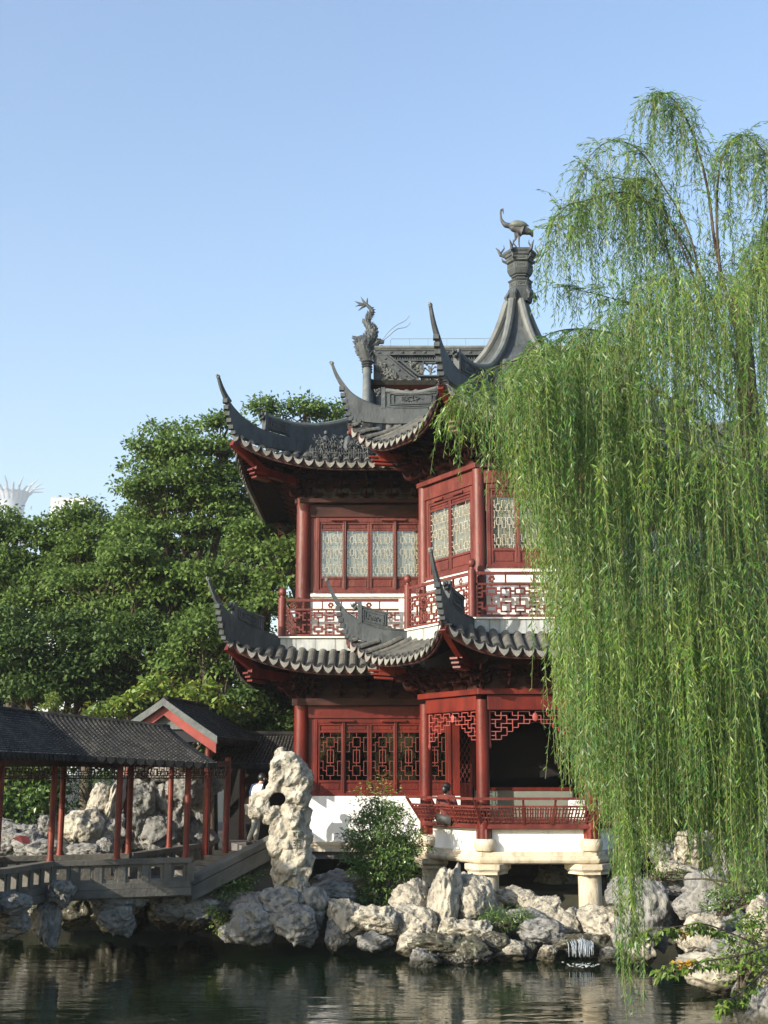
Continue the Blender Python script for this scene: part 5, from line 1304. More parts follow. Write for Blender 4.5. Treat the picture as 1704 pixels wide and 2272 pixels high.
RB(30, 2005, 80, 50, 23.8, 6, 'grock', label='shaded rock at the left picture edge under the bridge'); RB(20, 2050, 90, 60, 24.4, 5, 'grock', label='lower shaded rock in the water at the left picture edge')
RB(385, 2010, 90, 70, 27.6, 2, 'grock', label='shaded rock under the right end of the bridge railing'); RB(420, 1990, 110, 90, 28.0, 7, 'grock', label='shaded rock below the foot of the ramp'); RB(345, 1975, 60, 60, 29.5, 5, 'grock', label='small shaded rock behind the middle rock pile')
RB(452, 1960, 90, 60, 28.0, 8, 'grock', label='grey rock under the lower end of the ramp')
RB(503, 1950, 50, 40, 28.4, 11, 'grock', label='small pale rock at the foot of the ramp')
RB(450, 2015, 110, 60, 27.7, 9, 'grock', label='shaded rock at the waterline left of the yellowing plants'); RB(520, 1995, 90, 50, 28.0, 0, 'grock', label='shaded rock under the shrubs beside the ramp'); RB(356, 1950, 40, 60, 30.8, 9, 'rock', label='sunlit rock seen through the gap under the bridge')
for i_, (x_, y_, w_, h_) in enumerate(((0, 1960, 120, 60), (70, 1965, 110, 60), (160, 1968, 120, 60), (240, 1970, 110, 55), (320, 1972, 100, 50), (400, 1970, 100, 60))): RB(x_, y_ - 6, w_, h_, 29.4, (i_ * 7 + 2) % 12, 'grock', label=['leftmost', 'second', 'third', 'fourth', 'fifth', 'rightmost'][i_] + ' rock of the row on the shaded bank behind the bridge')
WB = ['first', 'second', 'third', 'fourth', 'fifth', 'sixth', 'last']
for i_ in range(7): RB(10 + i_ * 72, 2028 - (i_ % 3) * 5, 96, 84, 29.5, (i_ * 5 + 1) % 12, 'wrock', label=WB[i_] + ' wet dark rock of the waterline row added for the shade under the bridge')  # row added, its dark colour stands in for the shade there
RB(576, 1950, 60, 46, 28.6, 6, 'grock', label='grey rock among the shrubs left of the standing stone')
gK = 'rocks of the rockery behind the covered bridge'
def RK(*a_, **k): k.setdefault('group', gK); k.setdefault('label', 'rock in the rockery seen between the bridge posts'); return rock(*a_, **k)
RK(14, 1868, 90, 60, 30.0, 0, 'grock', label='dark grey rock at the left picture edge in the rockery'); RK(62, 1872, 80, 60, 29.8, 10, 'grock', label='dark grey rock beside the red cloth'); RK(95, 1888, 90, 50, 29.6, 3, 'grock', label='flat grey rock below the red cloth'); RK(98, 1835, 40, 50, 30.2, 4, 'grock', label='small grey rock perched left of the bridge posts')
RK(22, 1836, 60, 40, 30.6, 7, 'grock', label='pale rock under the ivy-green bush at the left edge'); RK(60, 1846, 70, 34, 30.3, 8, 'grock', label='pale flat rock above the red cloth')
RK(178, 1838, 100, 90, 30.4, 1, 'rock', label='big rounded pale rock behind the left bridge posts'); RK(222, 1788, 56, 90, 31.0, 6, 'rock', tilt=22, label='leaning pale rock behind the big rounded one')
RK(250, 1790, 40, 150, 31.0, 1, 'rock', tilt=14, label='tall thin pale rock spike behind the middle bridge posts'); RK(240, 1845, 90, 80, 30.8, 11, 'grock', label='grey rock at the foot of the tall thin spike')
RK(190, 1892, 90, 40, 29.6, 2, 'grock', label='low grey stone just above the railing, left'); RK(232, 1885, 46, 50, 29.7, 5, 'grock', label='low pale stone just above the railing, middle')
WN = ['left middle block', 'centre block', 'left upper block', 'lower centre block', 'block right of centre', 'right middle block', 'right upper block', 'lowest left block', 'lowest right block', 'broad top block', 'top right block', 'top centre block', 'top left block']
for i, (x, y, w, h) in enumerate(((305, 1800, 90, 120), (345, 1790, 90, 110), (320, 1730, 110, 90), (350, 1850, 90, 90), (385, 1820, 70, 110), (430, 1800, 80, 120), (420, 1740, 110, 90), (290, 1860, 80, 70), (445, 1860, 80, 80), (385, 1700, 110, 70), (460, 1730, 80, 80), (345, 1690, 80, 60), (300, 1695, 70, 70))):
    RK(x, y, w, h, 33.2 + .3 * (i % 3), (i * 5 + 3) % 12, 'grock', label=WN[i] + ' of the tall rockery wall', group='rocks of the tall rockery wall behind the bridge')
RK(306, 1572, 44, 50, 35.6, 4, 'grock', label='pale rock peeping over the gatehouse roof'); RK(205, 1585, 26, 34, 35.2, 9, 'grock', label='small grey rock peak above the bridge roof')
for i, (x, y, w, h, yy) in enumerate(((980, 1985, 130, 70, 30.5), (1180, 1990, 160, 50, 31), (1240, 1965, 90, 80, 31.4), (760, 1960, 120, 60, 30.6), (1210, 1945, 50, 60, 31.6))):
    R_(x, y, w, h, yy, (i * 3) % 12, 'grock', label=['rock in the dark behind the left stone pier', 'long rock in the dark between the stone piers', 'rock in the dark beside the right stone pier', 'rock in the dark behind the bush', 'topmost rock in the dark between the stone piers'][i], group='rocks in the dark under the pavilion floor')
a = MB(); p = PX(49, 1863, 29.2); a.add([tuple(p + V(q)) for q in ((-.22, 0, .03), (-.05, -.03, .10), (.15, 0, .06), (.2, -.05, -.08), (.05, -.1, -.07))], [(0, 1, 2, 3, 4)]); a.v += [v + V((0, .02, -.01)) for v in a.v[:5]]; a.f += [(9, 8, 7, 6, 5)]
M['cloth'] = mat('dark_red_cloth', (.07, .006, .008), .9)
tag(a.build('red_cloth', 'cloth'), 'small dark red cloth lying over rocks left of the bridge posts', 'cloth')

# ------------------------------------------------------------ standing stone
SY = 27.4
def sp(zx, zy, dy=0.0): q = PX(520 + zx * .16274, 1640 + zy * .16274, SY); return V((q.x, SY + dy, q.z))
KS = .16274 * SY / 2860
bl = [(630, 200, 55), (650, 260, 90), (730, 300, 110), (640, 380, 130), (560, 460, 80), (800, 420, 160), (880, 420, 110), (700, 520, 150), (590, 560, 100), (900, 560, 150), (960, 640, 105), (570, 650, 75), (680, 640, 100),
      (490, 700, 75), (400, 760, 85), (300, 830, 90), (270, 900, 80), (270, 970, 75), (380, 890, 85), (340, 1000, 70), (440, 960, 75), (520, 990, 75), (600, 985, 70), (520, 1070, 90), (450, 1060, 60), (610, 1090, 110), (560, 1140, 80),
      (740, 720, 90), (770, 820, 110), (860, 760, 150), (930, 820, 120), (720, 930, 80), (780, 960, 130), (920, 980, 120), (680, 1060, 100), (820, 1110, 165), (930, 1130, 110), (600, 1220, 105), (700, 1240, 140), (850, 1290, 175), (940, 1300, 115),
      (590, 1340, 95), (600, 1450, 110), (740, 1420, 160), (880, 1460, 160), (950, 1500, 100), (620, 1560, 90), (760, 1600, 160), (900, 1620, 140), (960, 1680, 90), (600, 1700, 80), (590, 1800, 85), (740, 1760, 160), (900, 1800, 140), (600, 1900, 80), (680, 1920, 120), (850, 1950, 170), (700, 2060, 130), (880, 2100, 170), (1000, 2100, 100)]
a = MB(); rnd = random.Random(2)
for x, y, r in bl:
    a.ball(sp(x, y, rnd.uniform(-.05, .05)), r * KS * 1.04, 14, (1, 1.25 if r > 100 else .95, 1.05))
o = a.build('standing_stone', 'rock')
rm = o.modifiers.new('remesh', 'REMESH'); rm.mode = 'VOXEL'; rm.voxel_size = .024
sm = o.modifiers.new('smooth', 'SMOOTH'); sm.factor = .6; sm.iterations = 8
dgr = bpy.context.evaluated_depsgraph_get(); me = bpy.data.meshes.new_from_object(o.evaluated_get(dgr)); o.modifiers.clear(); o.data = me
# the eye of the stone stays open: squeeze everything away from its axis
hc = sp(600, 815)
co_ = np.empty(len(me.vertices) * 3); me.vertices.foreach_get('co', co_); co_ = co_.reshape(-1, 3)
no_ = np.empty(len(me.vertices) * 3); me.vertices.foreach_get('normal', no_); no_ = no_.reshape(-1, 3)
for i in range(len(co_)):
    p = V(co_[i]); n = V(no_[i])
    g1 = V(((p.x * .9 - p.z * .55) * 3.4, p.y * 3.2, (p.z * .8 + p.x * .5) * 1.3))     # furrows run diagonally down to the left
    k = -.035 + noise.noise(p * 1.4) * .07 + (1 - 2.6 * abs(noise.noise(g1))) * .062 + (1 - 2.6 * abs(noise.noise(g1 * 2.1))) * .036
    d, pt = noise.voronoi(V((p.x * 2.6 + 5, p.y * 2.6, p.z * 2.0 - p.x)))
    k -= .11 * max(0, 1 - d[0] * 2.2) ** 1.3
    k += .016 * noise.noise(p * 7) + .014 * (1 - 2 * abs(noise.noise(p * 13))) + .008 * noise.noise(p * 40)
    gx_ = (p.x - sp(860, 1370).x) / .13; gz_ = (p.z - sp(860, 1370).z) / .22
    if gx_ * gx_ + gz_ * gz_ < 1.6: k *= .25
    co_[i] = p + n * k
    dx, dz = co_[i][0] - hc.x, co_[i][2] - hc.z; rr_ = math.hypot(dx / .17, dz / .135)
    if rr_ < 1: co_[i][0] = hc.x + dx / max(rr_, .05); co_[i][2] = hc.z + dz / max(rr_, .05)
me.vertices.foreach_set('co', co_.ravel()); me.polygons.foreach_set('use_smooth', [True] * len(me.polygons)); me.update()
tag(o, 'tall pierced pale limestone scholar stone with two carved characters, standing at the pond edge', 'standing stone')
bv = BVHTree.FromPolygons([tuple(v.co) for v in me.vertices], [tuple(p.vertices) for p in me.polygons])
a = MB()
ST = [[(825, 1258), (825, 1322)], [(808, 1272), (842, 1268)], [(850, 1262), (852, 1342)], [(850, 1262), (935, 1256)], [(935, 1256), (937, 1300), (905, 1345)], [(880, 1278), (880, 1322)], [(880, 1278), (910, 1276), (910, 1318), (880, 1322)], [(880, 1300), (908, 1298)],
      [(812, 1368), (905, 1364)], [(862, 1352), (862, 1400)], [(818, 1408), (850, 1384)], [(872, 1384), (912, 1372)], [(862, 1400), (866, 1472)], [(822, 1412), (915, 1398)], [(812, 1440), (852, 1432)], [(872, 1432), (918, 1444)], [(785, 1476), (940, 1470)]]
for s in ST:
    pts = []
    for i in range(len(s) - 1):
        for q in range(9):
            t = q / 8; w = sp(s[i][0] + (s[i + 1][0] - s[i][0]) * t, s[i][1] + (s[i + 1][1] - s[i][1]) * t)
            h = bv.ray_cast(V((w.x, SY - 3, w.z)), V((0, 1, 0)))
            if h[0] is not None: pts.append(h[0] + V((0, -.002, 0)))
    if len(pts) > 1: a.tube(pts, .0095, 5)
M['carve'] = mat('dark_green_carving', (.045, .06, .045), .9)
a.build('carved_characters', 'carve', o)

# ------------------------------------------------------------ waterfall
M['foam'] = mat('falling_water', (.62, .68, .72), .25, trans=.4)
WF = empty('waterfall', tuple(PX(1292, 2120, 25.7)), 'thin white waterfall spilling from the wet ledge into the pond', 'waterfall')
a = MB(); rnd = random.Random(6)
for i in range(46):
    x = 1291 + rnd.gauss(0, 13); w = rnd.uniform(.003, .011); y0 = 2088 + abs(x - 1291) * .25 + rnd.uniform(-2, 3); t0 = PX(x, y0, 25.95); b0 = PX(x + rnd.uniform(-4, 4), 2124 - rnd.random() ** 2 * 22, 25.6)
    a.tube([t0 + V((0, .18, .02)), t0, t0.lerp(b0, .5) + V((rnd.uniform(-.01, .01), -.04, .05)), b0], [w * .6, w, w * .8, w * .2], 5)
a.build('falling_water', 'foam', WF, smooth=True)
a = MB()
for i in range(46):
    p = PX(1290 + rnd.gauss(0, 17), 2121, 25.5); a.ball((p.x, 25.5 + rnd.gauss(0, .14), .004), rnd.uniform(.008, .022), 6, (1.4, 1, .35))
a.build('foam', 'foam', WF, smooth=True)

# ------------------------------------------------------------ foliage
LG = lambda *c: list(c)
M['lf_camphor'] = mat('camphor_leaves', (.06, .1, .02), .62, spec=.3, isl=[(.075, .14, .03), (.125, .205, .044), (.092, .17, .037), (.17, .245, .06), (.065, .115, .028)], trans=.38)
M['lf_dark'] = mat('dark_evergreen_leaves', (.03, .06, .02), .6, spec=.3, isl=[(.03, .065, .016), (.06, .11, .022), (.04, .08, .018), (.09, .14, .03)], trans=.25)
M['lf_yellow'] = mat('yellow_green_leaves', (.2, .25, .04), .5, isl=[(.11, .20, .03), (.16, .25, .04), (.24, .26, .04), (.09, .17, .03)], trans=.35)
M['lf_bush'] = mat('glossy_bush_leaves', (.05, .1, .02), .35, isl=[(.06, .13, .028), (.10, .18, .038), (.08, .15, .04), (.14, .20, .05)], trans=.25)
M['lf_red'] = mat('reddish_leaves', (.2, .08, .03), .5, isl=[(.22, .07, .03), (.25, .16, .04), (.12, .12, .03)], trans=.3)
M['lf_willow'] = mat('willow_leaves', (.1, .16, .04), .42, isl=[(.08, .22, .035), (.11, .28, .035), (.09, .23, .06), (.15, .33, .045), (.21, .33, .06), (.08, .19, .07), (.14, .28, .10)], trans=.42)
M['twig'] = mat('willow_twigs', (.09, .11, .03), .7, (.14, .15, .045), 4)
M['lf_fore'] = mat('bright_green_leaves', (.12, .22, .03), .45, isl=[(.09, .19, .03), (.14, .24, .035), (.18, .26, .045), (.11, .2, .03)], trans=.4)
M['lf_gold'] = mat('yellow_autumn_leaves', (.6, .36, .03), .5, isl=[(.55, .36, .03), (.6, .30, .02), (.45, .35, .06)], trans=.4)

def clumps(lobes, rng_, cs=(.45, .85), dens=1.0):
    """clump centres over the surface and inside of crown lobes: (c, radii)"""
    C = []
    for c, r in lobes:
        n = int(max(5, dens * 2.6 * (r[0] * r[2]) / (cs[0] * cs[1])))
        for _ in range(n):
            d = rng_.normal(size=3); d /= np.linalg.norm(d)
            if d[1] > .55: d[1] *= -1
            k = rng_.uniform(.62, 1.0) if rng_.random() < .8 else rng_.uniform(.2, .7)
            C.append((np.array(c) + d * np.array(r) * k, rng_.uniform(*cs)))
    return C
def crown(name, lobes, m, parent, seed, leaf=(.15, .085), per=210, cs=(.45, .85), dens=1.0, droop=.35, flat=.62):
    g_ = np.random.default_rng(seed); C = clumps(lobes, g_, cs, dens); P = []; D = []; Nn = []
    for c, r in C:
        n = int(per * (r / .65) ** 2); d = g_.normal(size=(n, 3)); d /= np.linalg.norm(d, axis=1, keepdims=True); d[:, 2] = np.where(d[:, 2] < -.2, -d[:, 2] * .6, d[:, 2])
        k = r * g_.uniform(.55, 1.08, size=(n, 1)) * (1 + .18 * g_.normal(size=(n, 1))); p = c + d * k * np.array([1, 1, flat])
        P.append(p); o_ = d * .8 + g_.normal(size=(n, 3)) * .55; o_[:, 2] -= droop; D.append(o_)
        nn = d * .6 + g_.normal(size=(n, 3)) * .5; nn[:, 2] += .55; Nn.append(nn)
    P = np.concatenate(P); D = np.concatenate(D); Nn = np.concatenate(Nn); n = len(P)
    return leafmesh(name, P, D, Nn, leaf[0] * g_.uniform(.7, 1.3, n), leaf[1] * g_.uniform(.7, 1.3, n), m, parent, .15), C
NLEAF = 0
def tree(label, lobes_px, Y, m='lf_camphor', seed=0, leaf=(.15, .088), per=300, cs=(.40, .78), dens=1.25, base=None, name='broadleaf_tree', cat='tree', group='trees behind the covered bridge and pavilion', depth=1.0, trunk=.2, flat=.78):
    lobes = []
    for (x, y, rx, ry) in lobes_px:
        s = Y / 2860 * 1.0; p = PX(x, y, Y); rng2 = random.Random(seed + x); lobes.append((tuple(p + V((0, rng2.uniform(-.8, .8), 0))), (rx * s, (rx + ry) / 2 * s * .8 * depth, ry * s)))
    bx = base if base else PX(sum(l[0] for l in lobes_px) / len(lobes_px), 1650, Y)
    bz = gz(bx[0], Y); root = empty(name, (bx[0], Y, bz), label, cat, group)
    cr, C = crown('crown', lobes, m, root, seed, leaf, per, cs, dens, flat=flat)
    a = MB(); rnd = random.Random(seed); b0 = V((bx[0], Y, bz - .1))
    cen = V((sum(l[0][0] for l in lobes) / len(lobes), sum(l[0][1] for l in lobes) / len(lobes), min(l[0][2] for l in lobes)))
    fork = b0.lerp(V((cen.x, cen.y, max(bz + 1.2, cen.z - 1.2))), .75)
    a.tube(crs([b0, b0.lerp(fork, .5) + V((rnd.uniform(-.2, .2), 0, 0)), fork], 4), [trunk * 1.25, trunk * 1.1, trunk, trunk, trunk * .95, trunk * .9, trunk * .9, trunk * .85, trunk * .8], 10); a.build('trunk', 'bark', root, smooth=True)
    a = MB()
    for l in lobes:
        c = V(l[0]); md = fork.lerp(c, .5) + V((rnd.uniform(-.4, .4), rnd.uniform(-.3, .3), rnd.uniform(-.2, .4))); pts = [V(q_) for q_ in crs([fork - V((0, 0, .2)), md, c], 4)]; a.tube(pts, list(np.linspace(trunk * .6, trunk * .22, len(pts))), 7)
        near = sorted(C, key=lambda q: (V(q[0]) - c).length)[:16]
        for q in near:
            e = V(q[0]); s_ = pts[rnd.randrange(4, len(pts))]; md = s_.lerp(e, .5) + V((rnd.uniform(-.2, .2), rnd.uniform(-.2, .2), .15)); a.tube([s_, md, e], [trunk * .18, trunk * .11, trunk * .04], 5)
    a.build('branches', 'bark', root, smooth=True)
    return root
tree('wide dark green tree at the far left with a rounded top', [(40, 1215, 110, 90), (-30, 1250, 90, 100), (110, 1260, 90, 110), (30, 1340, 130, 90)], 43, seed=1, m='lf_camphor')
tree('tree standing in front of the distant white block', [(190, 1190, 60, 70), (150, 1240, 80, 90), (230, 1260, 80, 100), (190, 1340, 110, 90)], 42, seed=2, m='lf_camphor')
tree('tallest tree, its crown rising left of the pavilion roof', [(400, 1010, 95, 75), (500, 980, 75, 70), (340, 1060, 70, 75), (450, 1080, 100, 60), (330, 1140, 70, 65), (560, 1090, 60, 60), (420, 1180, 110, 60), (470, 1140, 90, 70), (560, 1160, 70, 60), (370, 1100, 80, 60), (310, 1200, 80, 60)], 41, seed=3, dens=1.0, leaf=(.145, .085), trunk=.3)
tree('tree behind the pavilion, its twigs showing above the left roof corner', [(620, 1010, 70, 95), (700, 960, 60, 60), (780, 960, 60, 55), (600, 1120, 60, 80), (590, 925, 30, 25), (680, 925, 28, 22), (745, 925, 26, 20)], 43, seed=4, dens=.62, per=150)
tree('deep background tree filling the space behind the tallest tree', [(300, 1230, 110, 90), (420, 1260, 120, 90), (540, 1240, 110, 110), (620, 1130, 60, 130), (200, 1330, 110, 90), (350, 1370, 120, 90), (500, 1370, 120, 90), (60, 1330, 110, 90), (-20, 1420, 110, 110), (120, 1440, 120, 110), (240, 1450, 110, 90)], 47, seed=15, m='lf_camphor', per=190, dens=1.2)
tree('bright leafy tree close to the left side of the pavilion', [(590, 1180, 85, 55), (560, 1260, 90, 60), (640, 1240, 60, 60), (480, 1300, 60, 50), (600, 1330, 70, 50)], 38.5, seed=5, leaf=(.16, .095))
tree('middle tree with spreading layers of foliage', [(270, 1210, 70, 60), (330, 1260, 110, 60), (220, 1310, 80, 60), (400, 1330, 90, 60), (300, 1360, 110, 60)], 39.5, seed=6, leaf=(.16, .095))
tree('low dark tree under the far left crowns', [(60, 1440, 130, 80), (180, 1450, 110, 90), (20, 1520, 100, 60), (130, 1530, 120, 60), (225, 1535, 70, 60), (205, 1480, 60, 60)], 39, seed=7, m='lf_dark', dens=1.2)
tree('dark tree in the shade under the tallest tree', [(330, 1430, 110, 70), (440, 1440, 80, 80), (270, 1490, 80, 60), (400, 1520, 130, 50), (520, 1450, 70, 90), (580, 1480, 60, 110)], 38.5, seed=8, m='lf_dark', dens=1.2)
tree('lighter tree low beside the pavilion lower eaves', [(460, 1410, 60, 45), (520, 1380, 60, 50), (420, 1470, 60, 40), (500, 1480, 50, 40)], 37, seed=9, leaf=(.15, .09))
tree('yellow-green shrub tree behind the gatehouse roof', [(300, 1560, 75, 32), (380, 1535, 80, 30), (460, 1560, 70, 36), (520, 1600, 60, 34), (250, 1590, 40, 26)], 35.6, seed=10, m='lf_yellow', leaf=(.19, .10), cs=(.3, .5), per=200, name='yellow_shrub', cat='shrub', trunk=.12)
tree('dark tree behind the gatehouse, reaching to the pavilion column', [(560, 1590, 90, 80), (470, 1640, 90, 60), (620, 1540, 60, 90), (640, 1650, 50, 60)], 37.6, seed=11, m='lf_dark', dens=1.1)
tree('small light green conifer above the bridge roof', [(118, 1562, 20, 28)], 34, seed=12, m='lf_yellow', leaf=(.10, .02), cs=(.14, .24), per=700, name='small_conifer', cat='conifer', trunk=.05)
tree('dark background tree behind the willow at the right edge', [(1560, 1300, 150, 230), (1660, 1150, 120, 200), (1480, 1600, 130, 230), (1640, 1600, 150, 250)], 36, seed=13, m='lf_dark', dens=1.0, leaf=(.2, .12))
tree('dark garden tree right of the pavilion behind the willow', [(1420, 1750, 110, 120), (1560, 1790, 120, 110), (1680, 1750, 90, 150)], 31.5, seed=14, m='lf_dark', dens=1.1, leaf=(.15, .09))
# two masses that close the gaps low behind everything
for i, (x0, x1, y0, h, yy) in enumerate(((-40, 700, 1560, 140, 49), (1300, 1800, 1700, 180, 39))):
    lob = []
    for q in range(8): p = PX(x0 + (x1 - x0) * q / 7, y0, yy); lob.append(((p.x, p.y + (q % 2), p.z - 1), (1.6, 1.0, 2.4)))
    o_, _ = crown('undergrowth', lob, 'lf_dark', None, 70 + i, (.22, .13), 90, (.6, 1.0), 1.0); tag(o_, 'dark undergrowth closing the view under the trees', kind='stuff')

def bush(label, lobes_px, Y, m='lf_bush', seed=0, leaf=(.075, .04), cs=(.14, .3), per=300, dens=1.2, name='shrub', cat='shrub', group=None, stems=True, flat=.8):
    lobes = []
    for (x, y, rx, ry) in lobes_px:
        s = Y / 2860; p = PX(x, y, Y); lobes.append((tuple(p), (rx * s, rx * s * .8, ry * s)))
    low = min(lobes, key=lambda l: l[0][2] - l[1][2]); root = empty(name, (low[0][0], Y, low[0][2] - low[1][2]), label, cat, group)
    cr, C = crown('foliage', lobes, m, root, seed, leaf, per, cs, dens, flat=flat)
    if stems:
        a = MB(); rnd = random.Random(seed); b = wloc(root)
        for q in rnd.sample(C, min(14, len(C))): e = V(q[0]); a.tube([b + V((rnd.uniform(-.1, .1), 0, 0)), b.lerp(e, .5) + V((rnd.uniform(-.1, .1), 0, .1)), e], [.025, .016, .006], 5)
        a.build('stems', 'bark', root)
    return root, C
NB, _ = bush('tall round evergreen bush in front of the white pavilion wall', [(845, 1850, 76, 62), (850, 1920, 84, 70), (800, 1880, 40, 60), (905, 1880, 36, 60), (850, 1985, 66, 38), (840, 1800, 46, 36)], 28.9, seed=31, leaf=(.105, .03), name='nandina_bush', per=420, dens=1.6)
for i, (x, y) in enumerate(((828, 1745), (862, 1752), (800, 1768), (835, 1780), (850, 1735))):
    p = PX(x, y, 29.0); g_ = np.random.default_rng(i); n = 75
    P_ = np.array(p) + g_.normal(size=(n, 3)) * [.12, .1, .10]; D_ = g_.normal(size=(n, 3)); D_[:, 2] = abs(D_[:, 2]) * .3; leafmesh('shoot', P_, D_, g_.normal(size=(n, 3)) + [0, -.3, .8], .08, .028, 'lf_red' if i == 4 else 'lf_yellow', NB)
p0_ = PX(845, 1830, 28.9); a = MB()
for x, y in ((828, 1740), (862, 1748), (850, 1730), (800, 1765)): a.tube([p0_, p0_.lerp(PX(x, y, 29.0), .6), PX(x, y, 29.0)], [.012, .009, .004], 5)
a.build('stems', 'bark', NB)
bush('large round ivy-green bush at the far left behind the bridge', [(40, 1760, 90, 70), (100, 1790, 60, 50), (10, 1790, 60, 60), (60, 1700, 80, 40)], 32.2, seed=32, leaf=(.12, .085), cs=(.25, .45), per=260)
bush('fine-leaved dark green bush behind the left bridge posts', [(205, 1760, 50, 40), (175, 1730, 30, 30), (235, 1735, 30, 30)], 32.6, seed=33, leaf=(.09, .02), cs=(.2, .35), per=420, m='lf_dark')
bush('low shaded shrubs left of the standing stone foot', [(520, 1985, 60, 30), (560, 1965, 40, 26), (480, 2010, 34, 20), (500, 1960, 30, 20)], 27.9, seed=34, leaf=(.07, .03), per=420)
bush('small yellowing plants at the waterline left of the standing stone', [(478, 2035, 22, 22), (490, 2058, 16, 14)], 27.0, seed=35, leaf=(.07, .035), m='lf_yellow', cs=(.1, .18), per=400)
bush('spiky green plants growing among the rocks in front of the middle pier', [(1130, 2032, 60, 24), (1100, 2052, 40, 24), (1170, 2050, 40, 18)], 26.9, seed=36, leaf=(.11, .018), m='lf_bush', cs=(.1, .2), per=500)
bush('dark cushion plant on top of the cave rocks', [(1480, 1938, 40, 12), (1450, 1945, 26, 10)], 26.4, seed=37, leaf=(.05, .03), m='lf_dark', cs=(.08, .14), per=700)
bush('green shrub on the right bank below the willow', [(1640, 1990, 70, 34), (1690, 1960, 40, 50), (1600, 2010, 40, 20)], 23.2, seed=38, leaf=(.08, .03), cs=(.12, .25), per=420)
bush('leafy shrub spilling over the rocks at the right edge', [(1660, 2090, 50, 60), (1690, 2130, 30, 50), (1640, 2150, 40, 50), (1670, 2040, 40, 30)], 20.6, seed=39, leaf=(.075, .04), m='lf_fore', cs=(.1, .22), per=260, flat=1.0)
# slim dark trunk with bare twigs on the right bank
TT = empty('slim_tree', tuple(PX(1652, 2010, 24)), 'slim dark leaning tree trunk with bare twigs on the right bank', 'tree')
a = MB(); a.tube(crs([PX(1655, 2015, 24), PX(1640, 1930, 24), PX(1625, 1850, 24.2), PX(1590, 1750, 24.5), PX(1600, 1600, 24.8)], 4), [.10, .10, .095, .09, .085, .08, .075, .07, .065, .06, .055, .05, .045, .04, .035, .03, .02], 8); a.build('trunk', 'bark', TT, smooth=True)
a = MB()
for q in ([(1645, 1960), (1560, 1950), (1480, 1952)], [(1640, 1985), (1590, 1960), (1555, 1930)], [(1630, 1880), (1560, 1860), (1480, 1850)], [(1625, 1860), (1670, 1820), (1700, 1830)], [(1600, 1780), (1530, 1740), (1500, 1700)]): a.tube([PX(x, y, 24 - .1 * i) for i, (x, y) in enumerate(q)], [.03, .018, .006], 5)
a.build('branches', 'bark', TT)

# leafy branches reaching in from the right over the water
def leafy_branch(label, pts, Y, seed, gold):
    root = empty('leafy_branch', tuple(PX(*pts[0], Y)), label, 'branch', 'leafy branches over the water at the right'); rnd = random.Random(seed); g_ = np.random.default_rng(seed)
    C = [V(p) for p in crs([tuple(PX(x, y, Y - .25 * i)) for i, (x, y) in enumerate(pts)], 6)]
    a = MB(); a.tube(C, list(np.linspace(.016, .004, len(C))), 6); P = []; D = []; G = []; GD = []
    for i in range(5, len(C)):
        for s in range(2):
            tip = C[i] + V((rnd.uniform(-.09, .09), rnd.uniform(-.16, .16), rnd.uniform(-.12, .03))); a.tube([C[i], tip], [.005, .002], 4)
            n = 6
            for q in range(n):
                d = V((rnd.uniform(-1, .7), rnd.uniform(-.7, .4), rnd.uniform(-1.1, .1))); isg = (Vx := (tip - PX(*gold, Y - .8))).length < .14
                (G if isg else P).append(tip); (GD if isg else D).append(d)
    a.build('twigs', 'bark', root)
    up = lambda n: np.tile([0, -.5, 1.0], (n, 1)) + g_.normal(size=(n, 3)) * .35
    leafmesh('leaves', np.array(P), np.array(D), up(len(P)), g_.uniform(.07, .12, len(P)), g_.uniform(.035, .055, len(P)), 'lf_fore', root, .2)
    if G: leafmesh('yellow_leaves', np.array(G), np.array(GD), up(len(G)), .1, .05, 'lf_gold', root, .2)
leafy_branch('upper leafy branch with a yellow leaf cluster reaching over the water from the right', [(1690, 2100), (1620, 2070), (1560, 2050), (1510, 2055), (1450, 2062), (1390, 2080)], 19.0, 3, (1520, 2070))
leafy_branch('lower leafy branch with bright yellow leaves near the water at the right', [(1700, 2100), (1640, 2120), (1580, 2130), (1530, 2138), (1495, 2140), (1458, 2160)], 18.6, 4, (1522, 2140))
leafy_branch('small leaf spray hanging low over the water by the near boulder', [(1700, 2150), (1670, 2180), (1640, 2205), (1615, 2220), (1590, 2235)], 18.8, 5, (0, 0))
a_ = None

